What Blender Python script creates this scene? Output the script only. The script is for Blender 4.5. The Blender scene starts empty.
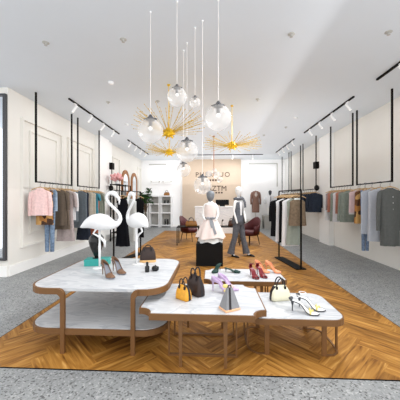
import bpy, bmesh, math, random
from mathutils import Vector, Matrix
random.seed(11)
PI = math.pi
S = bpy.context.scene
C = S.collection
# ---------------------------------------------------------------- camera
cd = bpy.data.cameras.new('camera'); cam = bpy.data.objects.new('camera', cd); C.objects.link(cam)
cam.location = (0, 0, 1.5); cam.rotation_euler = (PI/2, 0, math.radians(2.862))
cd.sensor_width = 36; cd.lens = 260/400*36; cd.shift_y = -0.00125; cd.clip_start = .05
S.camera = cam
# ---------------------------------------------------------------- world + light
w = bpy.data.worlds.new('daylight'); S.world = w; w.use_nodes = True
w.node_tree.nodes['Background'].inputs[0].default_value = (.98, .985, 1, 1)
w.node_tree.nodes['Background'].inputs[1].default_value = 1.8
def area(name, loc, rot, sx, sy, power, col=(1, 1, 1), spread=180):
    l = bpy.data.lights.new(name, 'AREA'); l.shape = 'RECTANGLE'; l.size = sx; l.size_y = sy
    l.energy = power; l.color = col; l.spread = math.radians(spread)
    o = bpy.data.objects.new(name, l); C.objects.link(o); o.location = loc; o.rotation_euler = rot
    return o
area('overhead_fill', (0, 7.6, 3.62), (0, 0, 0), 7.6, 12.8, 80, (.97, .98, 1), spread=170)  # added area lamp below the ceiling for soft overall fill, not daylight
area('upward_fill', (0, 9.9, 2.3), (PI, 0, 0), 7.0, 8.4, 105, (.95, .975, 1), spread=170)  # added lamp shining up to even out the ceiling, in place of bounced light
area('key_strip', (1.7, 7.4, 3.6), (0, math.radians(42), 0), .12, 12.4, 235, (.98, .985, 1), spread=130)  # added strip lamp without a fixture, lights the left wall more than the right
area('back_wall_fill', (0, 12.6, 3.5), (math.radians(60), 0, 0), 7.4, .4, 26, spread=120)  # added lamp that whitens the back wall, no fixture of the shop
vs = S.view_settings
S.display_settings.display_device = 'sRGB'
vs.view_transform = 'Standard'; vs.look = 'None'; vs.exposure = 0.0; vs.gamma = 1; vs.use_curve_mapping = False

# ---------------------------------------------------------------- materials
def srgb(r, g, b):
    f = lambda c: ((c/255)/12.92 if c <= 10 else (((c/255)+.055)/1.055)**2.4)
    return (f(r), f(g), f(b), 1)
def mat(name, col, rough=.6, metal=0, var=.06, scale=30, bump=0, stretch=None, spec=.4):
    m = bpy.data.materials.new(name); m.use_nodes = True
    nt = m.node_tree; b = nt.nodes['Principled BSDF']
    b.inputs['Roughness'].default_value = rough; b.inputs['Metallic'].default_value = metal
    b.inputs['Specular IOR Level'].default_value = spec
    tc = nt.nodes.new('ShaderNodeTexCoord'); mp = nt.nodes.new('ShaderNodeMapping')
    nt.links.new(tc.outputs['Object'], mp.inputs[0])
    if stretch: mp.inputs['Scale'].default_value = stretch
    n = nt.nodes.new('ShaderNodeTexNoise'); n.inputs['Scale'].default_value = scale; n.inputs['Detail'].default_value = 4
    nt.links.new(mp.outputs[0], n.inputs['Vector'])
    r = nt.nodes.new('ShaderNodeValToRGB')
    c0 = [max(0, c*(1-var)) for c in col[:3]]+[1]; c1 = [min(1, c*(1+var)) for c in col[:3]]+[1]
    r.color_ramp.elements[0].color = c0; r.color_ramp.elements[1].color = c1
    r.color_ramp.elements[0].position = .3; r.color_ramp.elements[1].position = .7
    nt.links.new(n.outputs[0], r.inputs[0]); nt.links.new(r.outputs[0], b.inputs['Base Color'])
    if bump:
        bn = nt.nodes.new('ShaderNodeBump'); bn.inputs['Strength'].default_value = bump; bn.inputs['Distance'].default_value = .01
        nt.links.new(n.outputs[0], bn.inputs['Height']); nt.links.new(bn.outputs[0], b.inputs['Normal'])
    return m
def ramp(nt, stops, interp='LINEAR'):
    r = nt.nodes.new('ShaderNodeValToRGB'); r.color_ramp.interpolation = interp
    e = r.color_ramp.elements
    while len(e) < len(stops): e.new(.5)
    for el, (p, c) in zip(e, stops): el.position = p; el.color = c
    return r
M = {}
M['wall'] = mat('warm_white_paint', srgb(238, 235, 228), .7, var=.01, scale=3)
M['wall_r'] = M['wall']
M['wall_b'] = mat('bright_white_paint', srgb(252, 252, 252), .7, var=.005, scale=3)
M['trim'] = mat('white_trim_paint', srgb(250, 249, 246), .5, var=.005)
M['beige'] = mat('beige_panel', srgb(203, 183, 162), .6, var=.02, scale=6)
M['ceil'] = mat('ceiling_paint', srgb(226, 232, 238), .8, var=.006, scale=2)
M['black'] = mat('black_metal', srgb(16, 12, 9), .6, 0, var=.1, spec=.12)
M['blackm'] = mat('matt_black_lacquer', srgb(20, 20, 20), .65, var=.1, spec=.12)
M['dgrey'] = mat('dark_grey_metal', srgb(72, 72, 75), .4, .1, var=.1)
M['white'] = mat('white_lacquer', srgb(247, 247, 247), .35, var=.005)
M['whitem'] = mat('matt_white_resin', srgb(228, 228, 228), .6, var=.004)
M['shelfback'] = mat('pale_grey_board', srgb(190, 188, 182), .6, var=.02)
M['platform'] = mat('pale_grey_laminate', srgb(178, 176, 170), .6, var=.02)
M['bronze'] = mat('brown_bronze_metal', srgb(116, 80, 44), .5, .05, var=.05, scale=12)
M['gold'] = mat('gold_metal', srgb(232, 190, 40), .3, .35, var=.1)
M['goldw'] = mat('gold_wire', srgb(200, 165, 60), .35, .3, var=.1)
M['copper'] = mat('copper_metal', srgb(165, 105, 75), .35, .4, var=.05)
M['wood'] = mat('oak_frame', srgb(160, 104, 54), .5, var=.2, scale=14, stretch=(1, 1, .15))
M['hangerwood'] = mat('pale_wood', srgb(205, 170, 125), .5, var=.1, scale=20)
M['mannequin'] = mat('mannequin_white', srgb(240, 239, 237), .5, var=.01)
M['cord'] = mat('pale_cord', srgb(228, 222, 218), .5, var=.01)
# --- terrazzo
def terrazzo():
    m = bpy.data.materials.new('grey_terrazzo'); m.use_nodes = True; nt = m.node_tree; b = nt.nodes['Principled BSDF']
    b.inputs['Roughness'].default_value = .45; b.inputs['Specular IOR Level'].default_value = .3
    tc = nt.nodes.new('ShaderNodeTexCoord')
    v = nt.nodes.new('ShaderNodeTexVoronoi'); v.inputs['Scale'].default_value = 75
    nt.links.new(tc.outputs['Object'], v.inputs['Vector'])
    sp = nt.nodes.new('ShaderNodeSeparateColor'); nt.links.new(v.outputs['Color'], sp.inputs[0])
    r = ramp(nt, [(0, srgb(84, 84, 84)), (.1, srgb(116, 117, 116)), (.22, srgb(152, 154, 153)), (.85, srgb(160, 162, 161)), (1, srgb(190, 190, 189))])
    nt.links.new(sp.outputs[0], r.inputs[0])
    n = nt.nodes.new('ShaderNodeTexNoise'); n.inputs['Scale'].default_value = 3.5; n.inputs['Detail'].default_value = 6
    nt.links.new(tc.outputs['Object'], n.inputs['Vector'])
    r2 = ramp(nt, [(.3, (.74, .74, .75, 1)), (.7, (.93, .93, .93, 1))]); nt.links.new(n.outputs[0], r2.inputs[0])
    mx = nt.nodes.new('ShaderNodeMix'); mx.data_type = 'RGBA'; mx.blend_type = 'MULTIPLY'; mx.inputs[0].default_value = 1
    nt.links.new(r.outputs[0], mx.inputs[6]); nt.links.new(r2.outputs[0], mx.inputs[7]); nt.links.new(mx.outputs[2], b.inputs['Base Color'])
    return m
M['terrazzo'] = terrazzo()
def marble(name, base=(202, 203, 204), vein=(176, 179, 183)):
    m = bpy.data.materials.new(name); m.use_nodes = True; nt = m.node_tree; b = nt.nodes['Principled BSDF']
    b.inputs['Roughness'].default_value = .35; b.inputs['Specular IOR Level'].default_value = .3
    tc = nt.nodes.new('ShaderNodeTexCoord'); mp = nt.nodes.new('ShaderNodeMapping')
    mp.inputs['Rotation'].default_value = (0, 0, .6); mp.inputs['Scale'].default_value = (.9, 3.2, 2)
    nt.links.new(tc.outputs['Object'], mp.inputs[0])
    n = nt.nodes.new('ShaderNodeTexNoise'); n.inputs['Scale'].default_value = 1.8; n.inputs['Detail'].default_value = 7; n.inputs['Distortion'].default_value = 1.4
    nt.links.new(mp.outputs[0], n.inputs['Vector'])
    r = ramp(nt, [(.36, srgb(*base)), (.47, srgb(*vein)), (.5, srgb(*base)), (.62, srgb(*[int((a+c)/2) for a, c in zip(base, vein)])), (.7, srgb(*base))])
    nt.links.new(n.outputs[0], r.inputs[0]); nt.links.new(r.outputs[0], b.inputs['Base Color'])
    return m
M['marble'] = marble('white_marble')
M['marble_c'] = marble('white_counter_marble', (244, 244, 244), (222, 223, 226))
def parquet():
    m = bpy.data.materials.new('oak_herringbone'); m.use_nodes = True; nt = m.node_tree; b = nt.nodes['Principled BSDF']
    b.inputs['Roughness'].default_value = .5; b.inputs['Specular IOR Level'].default_value = .2
    uv = nt.nodes.new('ShaderNodeUVMap'); uv.uv_map = 'grain'
    mp = nt.nodes.new('ShaderNodeMapping'); mp.inputs['Scale'].default_value = (1.6, 15, 1)
    nt.links.new(uv.outputs[0], mp.inputs[0])
    n = nt.nodes.new('ShaderNodeTexNoise'); n.inputs['Scale'].default_value = 1.6; n.inputs['Detail'].default_value = 5; n.inputs['Distortion'].default_value = .8
    nt.links.new(mp.outputs[0], n.inputs['Vector'])
    r = ramp(nt, [(.28, srgb(104, 62, 22)), (.45, srgb(158, 108, 46)), (.6, srgb(184, 132, 62)), (.76, srgb(220, 172, 100))])
    nt.links.new(n.outputs[0], r.inputs[0])
    at = nt.nodes.new('ShaderNodeAttribute'); at.attribute_name = 'tone'
    r2 = ramp(nt, [(0, (.6, .56, .5, 1)), (.5, (.84, .83, .8, 1)), (1, (1, 1, 1, 1))]); nt.links.new(at.outputs['Fac'], r2.inputs[0])
    mx = nt.nodes.new('ShaderNodeMix'); mx.data_type = 'RGBA'; mx.blend_type = 'MULTIPLY'; mx.inputs[0].default_value = 1
    nt.links.new(r.outputs[0], mx.inputs[6]); nt.links.new(r2.outputs[0], mx.inputs[7]); nt.links.new(mx.outputs[2], b.inputs['Base Color'])
    return m
M['parquet'] = parquet()
def glass(name, tint=(.97, .97, .97, 1), haze=.3):
    m = bpy.data.materials.new(name); m.use_nodes = True; nt = m.node_tree; nt.nodes.clear()
    o = nt.nodes.new('ShaderNodeOutputMaterial'); t = nt.nodes.new('ShaderNodeBsdfTransparent'); t.inputs[0].default_value = tint
    g = nt.nodes.new('ShaderNodeBsdfGlossy'); g.inputs['Roughness'].default_value = .05
    d = nt.nodes.new('ShaderNodeBsdfDiffuse'); d.inputs[0].default_value = (.95, .93, .9, 1)
    tr = nt.nodes.new('ShaderNodeBsdfTranslucent'); tr.inputs[0].default_value = (.95, .93, .9, 1)
    lw = nt.nodes.new('ShaderNodeLayerWeight'); lw.inputs[0].default_value = .25
    a0 = nt.nodes.new('ShaderNodeMixShader'); a0.inputs[0].default_value = .5
    nt.links.new(d.outputs[0], a0.inputs[1]); nt.links.new(tr.outputs[0], a0.inputs[2])
    a = nt.nodes.new('ShaderNodeMixShader'); nt.links.new(t.outputs[0], a.inputs[1]); nt.links.new(a0.outputs[0], a.inputs[2])
    a.inputs[0].default_value = haze
    c = nt.nodes.new('ShaderNodeMixShader'); nt.links.new(a.outputs[0], c.inputs[1]); nt.links.new(g.outputs[0], c.inputs[2])
    ml = nt.nodes.new('ShaderNodeMath'); ml.operation = 'MULTIPLY'; ml.inputs[1].default_value = .2
    nt.links.new(lw.outputs['Fresnel'], ml.inputs[0]); nt.links.new(ml.outputs[0], c.inputs[0])
    nt.links.new(c.outputs[0], o.inputs[0])
    return m
M['glass'] = glass('clear_globe_glass', haze=.27)
def mirror(name, col):
    m = bpy.data.materials.new(name); m.use_nodes = True; b = m.node_tree.nodes['Principled BSDF']
    b.inputs['Base Color'].default_value = col; b.inputs['Metallic'].default_value = 1; b.inputs['Roughness'].default_value = .06
    return m
M['mirror'] = mirror('mirror_silver', (.85, .88, .92, 1))
def lampmat(name, col, st):
    m = bpy.data.materials.new(name); m.use_nodes = True; b = m.node_tree.nodes['Principled BSDF']
    b.inputs['Base Color'].default_value = col; b.inputs['Emission Color'].default_value = col; b.inputs['Emission Strength'].default_value = st
    return m
M['lamp'] = lampmat('lit_lens', (1, .98, .94, 1), 1.5)
M['leaf'] = mat('dark_leaf', srgb(58, 96, 44), .5, var=.35, scale=9)
M['pink'] = mat('pink_petal', srgb(236, 176, 176), .6, var=.15, scale=18)
def plaid():
    m = bpy.data.materials.new('brown_gold_print'); m.use_nodes = True; nt = m.node_tree; b = nt.nodes['Principled BSDF']
    b.inputs['Roughness'].default_value = .7
    tc = nt.nodes.new('ShaderNodeTexCoord'); v = nt.nodes.new('ShaderNodeTexVoronoi'); v.distance = 'CHEBYCHEV'; v.inputs['Scale'].default_value = 8
    nt.links.new(tc.outputs['Object'], v.inputs['Vector']); sp = nt.nodes.new('ShaderNodeSeparateColor'); nt.links.new(v.outputs['Color'], sp.inputs[0])
    r = ramp(nt, [(0, srgb(66, 38, 18)), (.35, srgb(110, 66, 30)), (.6, srgb(176, 120, 58)), (.85, srgb(206, 160, 96))], 'CONSTANT')
    nt.links.new(sp.outputs[0], r.inputs[0]); nt.links.new(r.outputs[0], b.inputs['Base Color'])
    return m
M['plaid'] = plaid()
_fab = {}
def fabric(r, g, b, var=.1, rough=.85, scale=22, bump=.15):
    k = (r, g, b, var)
    if k not in _fab: _fab[k] = mat('cloth_%d_%d_%d' % (r, g, b), srgb(r, g, b), rough, var=var, scale=scale, bump=bump, spec=.15)
    return _fab[k]

# ---------------------------------------------------------------- mesh helpers
def obj(name, bm, m, parent=None, smooth=False, loc=None, bevel=0):
    me = bpy.data.meshes.new(name); bmesh.ops.recalc_face_normals(bm, faces=bm.faces[:]); bm.to_mesh(me); bm.free()
    o = bpy.data.objects.new(name, me); C.objects.link(o)
    if m: me.materials.append(m)
    if smooth:
        for p in me.polygons: p.use_smooth = True
    if parent: o.parent = parent
    if loc: o.location = loc
    if bevel:
        md = o.modifiers.new('bevel', 'BEVEL'); md.width = bevel; md.segments = 2; md.limit_method = 'ANGLE'
    return o
def empty(name, loc=(0, 0, 0), rz=0):
    o = bpy.data.objects.new(name, None); C.objects.link(o); o.location = loc; o.rotation_euler = (0, 0, rz); o.empty_display_size = .1
    return o
def tag(o, label, cat, group=None):
    o['label'] = label; o['category'] = cat
    if group: o['group'] = group
    return o
def thing(name, label, cat, loc=(0, 0, 0), rz=0, group=None): return tag(empty(name, loc, rz), label, cat, group)
def struct(name, bm, m, parent=None, **k):
    o = obj(name, bm, m, parent, **k)
    if not parent: o['kind'] = 'structure'
    return o
def NB(): return bmesh.new()
def box(bm, x0, x1, y0, y1, z0, z1):
    v = [bm.verts.new(p) for p in ((x0,y0,z0),(x1,y0,z0),(x1,y1,z0),(x0,y1,z0),(x0,y0,z1),(x1,y0,z1),(x1,y1,z1),(x0,y1,z1))]
    for f in ((0,3,2,1),(4,5,6,7),(0,1,5,4),(1,2,6,5),(2,3,7,6),(3,0,4,7)): bm.faces.new([v[i] for i in f])
    return bm
def BX(*a): return box(NB(), *a)
def rings(bm, rs, cap0=True, cap1=True, close=True):
    R = [[bm.verts.new(p) for p in r] for r in rs]
    n = len(R[0])
    for a, b in zip(R, R[1:]):
        for i in range(n if close else n-1):
            j = (i+1) % n
            bm.faces.new((a[i], a[j], b[j], b[i]))
    if cap0: bm.faces.new(R[0][::-1])
    if cap1: bm.faces.new(R[-1])
    return bm
def tube(bm, pts, r, n=8, cap=True):
    pts = [Vector(p) for p in pts]; rr = r if isinstance(r, (list, tuple)) else [r]*len(pts)
    rs = []; up = None
    for i, p in enumerate(pts):
        d = (pts[min(i+1, len(pts)-1)]-pts[max(i-1, 0)]).normalized()
        if up is None: up = Vector((0, 0, 1)) if abs(d.z) < .9 else Vector((1, 0, 0))
        a = d.cross(up)
        if a.length < 1e-4: a = d.cross(Vector((0, 1, 0)))
        a.normalize(); b = a.cross(d).normalized(); up = b
        rs.append([p+(a*math.cos(2*PI*k/n)+b*math.sin(2*PI*k/n))*rr[i] for k in range(n)])
    return rings(bm, rs, cap, cap)
def lathe(bm, prof, n=20, c=(0, 0, 0)):
    rs = [[(c[0]+r*math.cos(2*PI*k/n), c[1]+r*math.sin(2*PI*k/n), c[2]+z) for k in range(n)] for r, z in prof]
    return rings(bm, rs)
def prism(bm, pts, z0, z1):
    return rings(bm, [[(x, y, z0) for x, y in pts], [(x, y, z1) for x, y in pts]])
def ball(bm, c, r, sx=1, sy=1, sz=1, seg=14):
    m = Matrix.Translation(Vector(c)) @ Matrix.Diagonal((sx, sy, sz, 1))
    bmesh.ops.create_uvsphere(bm, u_segments=seg, v_segments=max(6, seg//2+1), radius=r, matrix=m); return bm
def arc(cx, cy, r, a0, a1, n=6): return [(cx+r*math.cos(math.radians(a0+(a1-a0)*i/n)), cy+r*math.sin(math.radians(a0+(a1-a0)*i/n))) for i in range(n+1)]
def rrect(x0, x1, y0, y1, r, n=6):
    return arc(x1-r, y1-r, r, 0, 90, n)+arc(x0+r, y1-r, r, 90, 180, n)+arc(x0+r, y0+r, r, 180, 270, n)+arc(x1-r, y0+r, r, 270, 360, n)
def ticket(x0, x1, y0, y1, r, n=6):     # rectangle with concave quarter-circle corners and small square lugs
    return arc(x1, y1, r, 270, 180, n)+arc(x0, y1, r, 0, -90, n)+arc(x0, y0, r, 90, 0, n)+arc(x1, y0, r, 180, 90, n)
def offset(pts, d):
    n = len(pts); out = []
    A = sum(pts[i][0]*pts[(i+1) % n][1]-pts[(i+1) % n][0]*pts[i][1] for i in range(n)); s = 1 if A > 0 else -1
    for i in range(n):
        p0, p, p1 = Vector(pts[i-1]), Vector(pts[i]), Vector(pts[(i+1) % n])
        d0 = (p-p0); d1 = (p1-p)
        if d0.length < 1e-6: d0 = d1
        if d1.length < 1e-6: d1 = d0
        n0 = Vector((d0.y, -d0.x)).normalized(); n1 = Vector((d1.y, -d1.x)).normalized(); m = (n0+n1).normalized()
        k = 1/max(.5, m.dot(n0)); out.append((p.x+m.x*d*k*s, p.y+m.y*d*k*s))
    return out
def band(bm, pts, d, z0, z1):            # closed rim of thickness d outside an outline
    o = offset(pts, d)
    rs = [[(x, y, z0) for x, y in pts], [(x, y, z1) for x, y in pts], [(x, y, z1) for x, y in o], [(x, y, z0) for x, y in o]]
    rings(bm, rs+[rs[0]], False, False); bmesh.ops.remove_doubles(bm, verts=bm.verts[:], dist=1e-5); return bm
def flatbar(bm, path, wdt, thk, updir=(0, 0, 1)):  # bar of rectangular section along a path
    pts = [Vector(p) for p in path]; rs = []
    for i, p in enumerate(pts):
        d = (pts[min(i+1, len(pts)-1)]-pts[max(i-1, 0)]).normalized(); u = Vector(updir)
        a = d.cross(u).normalized(); b = a.cross(d).normalized()
        rs.append([p+a*wdt/2+b*thk/2, p-a*wdt/2+b*thk/2, p-a*wdt/2-b*thk/2, p+a*wdt/2-b*thk/2])
    return rings(bm, rs)
def skin(name, joints, edges, m, parent, root=0, sub=2):   # one continuous surface grown round a skeleton
    me = bpy.data.meshes.new(name); me.from_pydata([j[:3] for j in joints], edges, [])
    o = bpy.data.objects.new(name, me); C.objects.link(o); me.materials.append(m)
    md = o.modifiers.new('skin', 'SKIN'); md.use_smooth_shade = True
    sk = me.skin_vertices[0].data
    for i, j in enumerate(joints):
        r = j[3]; sk[i].radius = r if isinstance(r, tuple) else (r, r); sk[i].use_root = (i == root)
    s = o.modifiers.new('sub', 'SUBSURF'); s.levels = sub; s.render_levels = sub
    if parent: o.parent = parent
    return o
def dup(root, loc=None, rz=None, label=None, group=None):
    r = root.copy(); C.objects.link(r)
    if loc: r.location = loc
    if rz is not None: r.rotation_euler = (0, 0, rz)
    if label: r['label'] = label
    if group: r['group'] = group
    for ch in list(root.children):
        c = ch.copy(); C.objects.link(c); c.parent = r
        for g in list(ch.children):
            d = g.copy(); C.objects.link(d); d.parent = c
    return r

# ================================================================= ROOM SHELL
XL, XR, YB, H = -3.98, 3.94, 14.3, 3.68
struct('floor', BX(-6.5, XR+.1, -1.0, YB+.2, -.12, 0), M['terrazzo'])
struct('ceiling', BX(-6.5, XR+.1, .8, YB+.2, H, H+.12), M['ceil'])
struct('wall_right', BX(XR, XR+.12, 3.2, YB+.12, 0, H), M['wall_r'])
struct('wall_left', BX(XL-.12, XL, 4.86, YB+.12, 0, H), M['wall'])
struct('wall_back', BX(XL, XR, YB, YB+.12, 0, H), M['wall_b'])
struct('wall_front', BX(-6.5, XL-.121, 4.862, 4.98, 0, H), M['wall'])
struct('baseboard_left', BX(XL, XL+.025, 4.87, YB, 0, .2), M['trim'])
struct('baseboard_front', BX(-6.5, XL-.01, 4.835, 4.86, 0, .2), M['trim'])
struct('baseboard_back', BX(XL+.03, XR, YB-.02, YB, 0, .12), M['trim'])
# shop window beside the entrance
wf = NB()
for a in ((-6.3, -6.22, .32, 3.54), (-4.04, -3.99, .32, 3.54)): box(wf, a[0], a[1], 4.8, 4.858, a[2], a[3])
for z in ((.32, .37), (3.5, 3.54)): box(wf, -6.22, -4.04, 4.8, 4.858, *z)
wn = struct('window_1', wf, M['dgrey'])
obj('window_pane', BX(-6.22, -4.04, 4.835, 4.85, .37, 3.5), M['mirror'], wn)

# wood inlay (herringbone, one quad per plank, clipped to the inlay)
def herring():
    bm = NB(); uvl = bm.loops.layers.uv.new('grain'); tone = bm.faces.layers.float.new('tone')
    W_, n = .15, 5; rot = Matrix.Rotation(math.radians(45), 2)
    X0, X1, Y0, Y1 = -2.3, 2.18, 2.23, 12.35
    def plank(x, y, lx, ly):
        c = [(x, y), (x+lx, y), (x+lx, y+ly), (x, y+ly)]
        P = [rot @ Vector((a*W_, b*W_)) + Vector((0, 7)) for a, b in c]
        cx = sum(p.x for p in P)/4; cy = sum(p.y for p in P)/4
        if not (X0-.6 < cx < X1+.6 and Y0-.6 < cy < Y1+.6): return
        f = bm.faces.new([bm.verts.new((p.x, p.y, .006)) for p in P]); f[tone] = random.random()
        ox, oy = random.random()*50, random.random()*50
        for l, (a, b) in zip(f.loops, c):
            u, v = ((a-x), (b-y)) if lx > ly else ((b-y), (a-x))
            l[uvl].uv = (u*W_+ox, v*W_+oy)
    for yy in range(-70, 70):
        for m_ in range(-10, 11):
            x = yy+2*n*m_
            if abs(x) < 90: plank(x, yy, n, 1)
    for xx in range(-70, 70):
        for m_ in range(-10, 11):
            y = xx-2*n+1+2*n*m_
            if abs(y) < 90: plank(xx, y, 1, n)
    for co, no in (((X0, 0, 0), (-1, 0, 0)), ((X1, 0, 0), (1, 0, 0)), ((0, Y0, 0), (0, -1, 0)), ((0, Y1, 0), (0, 1, 0))):
        bmesh.ops.bisect_plane(bm, geom=bm.verts[:]+bm.edges[:]+bm.faces[:], plane_co=co, plane_no=no, clear_outer=True)
    for f in bm.faces:
        if f.normal.z < 0: f.normal_flip()
    me = bpy.data.meshes.new('floor_wood'); bm.to_mesh(me); bm.free(); me.materials.append(M['parquet'])
    o = bpy.data.objects.new('floor_wood', me); C.objects.link(o); o['kind'] = 'structure'
    e = NB()
    q = .006
    for a in ((X0-q, X0, Y0-q, Y1+q), (X1, X1+q, Y0-q, Y1+q), (X0, X1, Y0-q, Y0), (X0, X1, Y1, Y1+q)): box(e, a[0], a[1], a[2], a[3], 0, .007)
    struct('trim_floor_edge', e, M['black'])
herring()

# wall mouldings
def moulding(name, y0, y1, z0, z1, x=XL, inner=True):
    bm = NB(); t = .045
    def fr(a, b, c, d, w_, p):
        box(bm, x, x+p, a, a+w_, c, d); box(bm, x, x+p, b-w_, b, c, d); box(bm, x, x+p, a+w_, b-w_, c, c+w_); box(bm, x, x+p, a+w_, b-w_, d-w_, d)
    fr(y0, y1, z0, z1, t, .06)
    if inner: fr(y0+.26, y1-.2, z0+.26, z1-.2, .035, .035)
    struct(name, bm, M['wall'])
moulding('trim_1', 5.18, 6.63, .5, 3.2); moulding('trim_2', 6.9, 8.4, .5, 3.2)
moulding('trim_3', 10.05, 10.85, .5, 3.2, inner=False); moulding('trim_4', 13.5, 14.1, .5, 3.2, inner=False)
pl = NB(); box(pl, XL, XL+.16, 8.59, 9.41, 0, H); struct('trim_5', pl, M['trim'])
pl = NB(); box(pl, XL, XL+.07, 9.6, 9.9, 0, H); struct('trim_6', pl, M['trim'])
pl = NB(); box(pl, XR-.16, XR, 8.68, 9.45, 0, H); struct('trim_7', pl, M['trim'])
pl = NB(); box(pl, XR-.05, XR, 13.6, YB, 0, H); struct('trim_8', pl, M['trim'])
# back wall frames
bf = NB()
for (x0, x1, z1) in ((-3.55, -2.6, 3.42), (1.95, 3.5, 3.42)):
    box(bf, x0, x1, YB-.03, YB, z1, z1+.05)
box(bf, 3.45, 3.5, YB-.03, YB, 2.2, 3.42)
struct('trim_9', bf, M['shelfback'])
# beige feature wall with lettering
fw = struct('wall_feature', BX(-1.67, 1.5, 14.12, 14.29, 0, H), M['beige'])
def text(s, x, z, size, m, y=14.115, ext=.004, spacing=1.0):
    cu = bpy.data.curves.new('lettering', 'FONT'); cu.body = s; cu.size = size; cu.extrude = ext; cu.align_x = 'CENTER'; cu.space_character = spacing
    o = bpy.data.objects.new('lettering', cu); C.objects.link(o); o.location = (x, y, z); o.rotation_euler = (PI/2, 0, 0)
    dg = bpy.context.evaluated_depsgraph_get(); me = bpy.data.meshes.new_from_object(o.evaluated_get(dg))
    bpy.data.objects.remove(o); bpy.data.curves.remove(cu)
    q = bpy.data.objects.new('lettering', me); C.objects.link(q); q.location = (x, y, z); q.rotation_euler = (PI/2, 0, 0); me.materials.clear(); me.materials.append(m)
    return q
M['letter'] = mat('dark_brown_letters', srgb(70, 48, 36), .4, var=.05)
for s, x, z, sz, sp, lb in (('PUERTUO', -.02, 2.73, .36, 1.25, 'dark upper row of large letters on beige wall'), ('TEXTILE', -.02, 2.5, .12, 1.1, None), ('WAZTM', 0, 1.97, .40, 1.0, 'dark lower row of large letters on beige wall'), ('STUDIO', .15, 1.83, .1, 1.3, None)):
    if sz < .2:   # small unreadable rows: three small dark marks
        q = empty('small_lettering', (x, 14.11, z))
        for k in range(5): obj('letter_mark', BX(-.32+k*.15, -.23+k*.15, 0, .01, 0, sz*.8), M['letter'], q)
        tag(q, 'row of tiny dark marks under the %s letters on beige wall' % ('upper' if z > 2.2 else 'lower'), 'sign')
    else:
        q = text(s, x, z, sz, M['letter'], spacing=sp); q.name = 'wall_lettering'; tag(q, lb, 'sign')

# ================================================================= DISPLAY TABLES
def place_outline(pts): return pts
# large two-tier table on the left
t = thing('display_table', 'large two-tier white marble display table with bronze rim, at the left', 'table', (-1.165, 3.13, 0))
hx, y0, y1 = .715, -.67, .66
o1 = rrect(-hx+.02, hx-.02, y0+.02, y1-.02, .22)
obj('tabletop', prism(NB(), o1, .6, .634), M['marble'], t, bevel=.004)
o2 = rrect(-hx+.02, hx-.02, y0+.02, y1-.02, .22)
obj('lower_shelf', prism(NB(), o2, .215, .245), M['marble'], t)
bm = NB(); band(bm, o2, .02, .185, .24); obj('shelf_rim', bm, M['bronze'], t)
# upper rim: open at the front, its ends turn down into the front legs
lx0, lx1 = -.295, .395
path = []
n = 6
rq = .24
pp = [(lx0-.04, y0)]+arc(-hx+rq, y0+rq, rq, 270, 180, n)+arc(-hx+rq, y1-rq, rq, 180, 90, n)+arc(hx-rq, y1-rq, rq, 90, 0, n)+arc(hx-rq, y0+rq, rq, 0, -90, n)+[(lx1+.04, y0)]
bm = NB(); rs = []
for i, p in enumerate(pp):
    a = Vector(pp[max(i-1, 0)]); b = Vector(pp[min(i+1, len(pp)-1)]); d = (b-a).normalized(); nn = Vector((-d.y, d.x))
    q = Vector(p)
    rs.append([(q.x, q.y, .574), (q.x, q.y, .632), (q.x-nn.x*.02, q.y-nn.y*.02, .632), (q.x-nn.x*.02, q.y-nn.y*.02, .574)])
rings(bm, rs); obj('top_rim', bm, M['bronze'], t)
for sx, lx in ((-1, lx0), (1, lx1)):
    bm = NB()
    prof = [(lx+sx*.05, .632), (lx+sx*.02, .626), (lx-sx*.0, .61), (lx-sx*.015, .585), (lx-sx*.018, .55), (lx-sx*.018, 0)]
    ins = [(lx+sx*.05, .574), (lx+sx*.045, .572), (lx+sx*.036, .566), (lx+sx*.028, .556), (lx+sx*.022, .54), (lx+sx*.022, 0)]
    rs = []
    for (a, za), (b, zb) in zip(prof, ins):
        rs.append([(a, y0-.012, za), (b, y0-.012, zb), (b, y0+.02, zb), (a, y0+.02, za)])
    rings(bm, rs); obj('leg', bm, M['bronze'], t)
    obj('leg', BX(lx-.02, lx+.02, y1-.02, y1+.012, 0, .6), M['bronze'], t)

def nest_table(label, cx, cy, outline, zt, base, name='display_table'):
    t = thing(name, label, 'table', (cx, cy, 0))
    obj('tabletop', prism(NB(), outline, zt-.03, zt), M['marble'], t)
    bm = NB(); band(bm, outline, .014, zt-.06, zt-.004); obj('rim', bm, M['bronze'], t)
    base(t, zt-.03)
    return t
def base_frame(hx, fy, s=1):
    def f(t, z):
        for sy in (-1, 1):
            for lx in (-.19, .21):     # slightly tapered flat front legs
                bm = NB(); y = sy*fy
                rings(bm, [[(lx-.012, y-.008, 0), (lx+.012, y-.008, 0), (lx+.012, y+.008, 0), (lx-.012, y+.008, 0)], [(lx-.02, y-.012, z), (lx+.02, y-.012, z), (lx+.02, y+.012, z), (lx-.02, y+.012, z)]])
                obj('leg', bm, M['bronze'], t)
            y = sy*(fy-.17); bm = NB()
            box(bm, -.33, -.315, y-.012, y+.012, .0, z); box(bm, .315, .33, y-.012, y+.012, .0, z); box(bm, -.315, .315, y-.012, y+.012, 0, .025)
            obj('u_frame', bm, M['bronze'], t)
    return f
nest_table('white marble display table with scooped corners and bronze frame, front centre', -.1, 2.67, ticket(-.57, .57, -.4, .4, .12), .5, base_frame(.33, .36))
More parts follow.
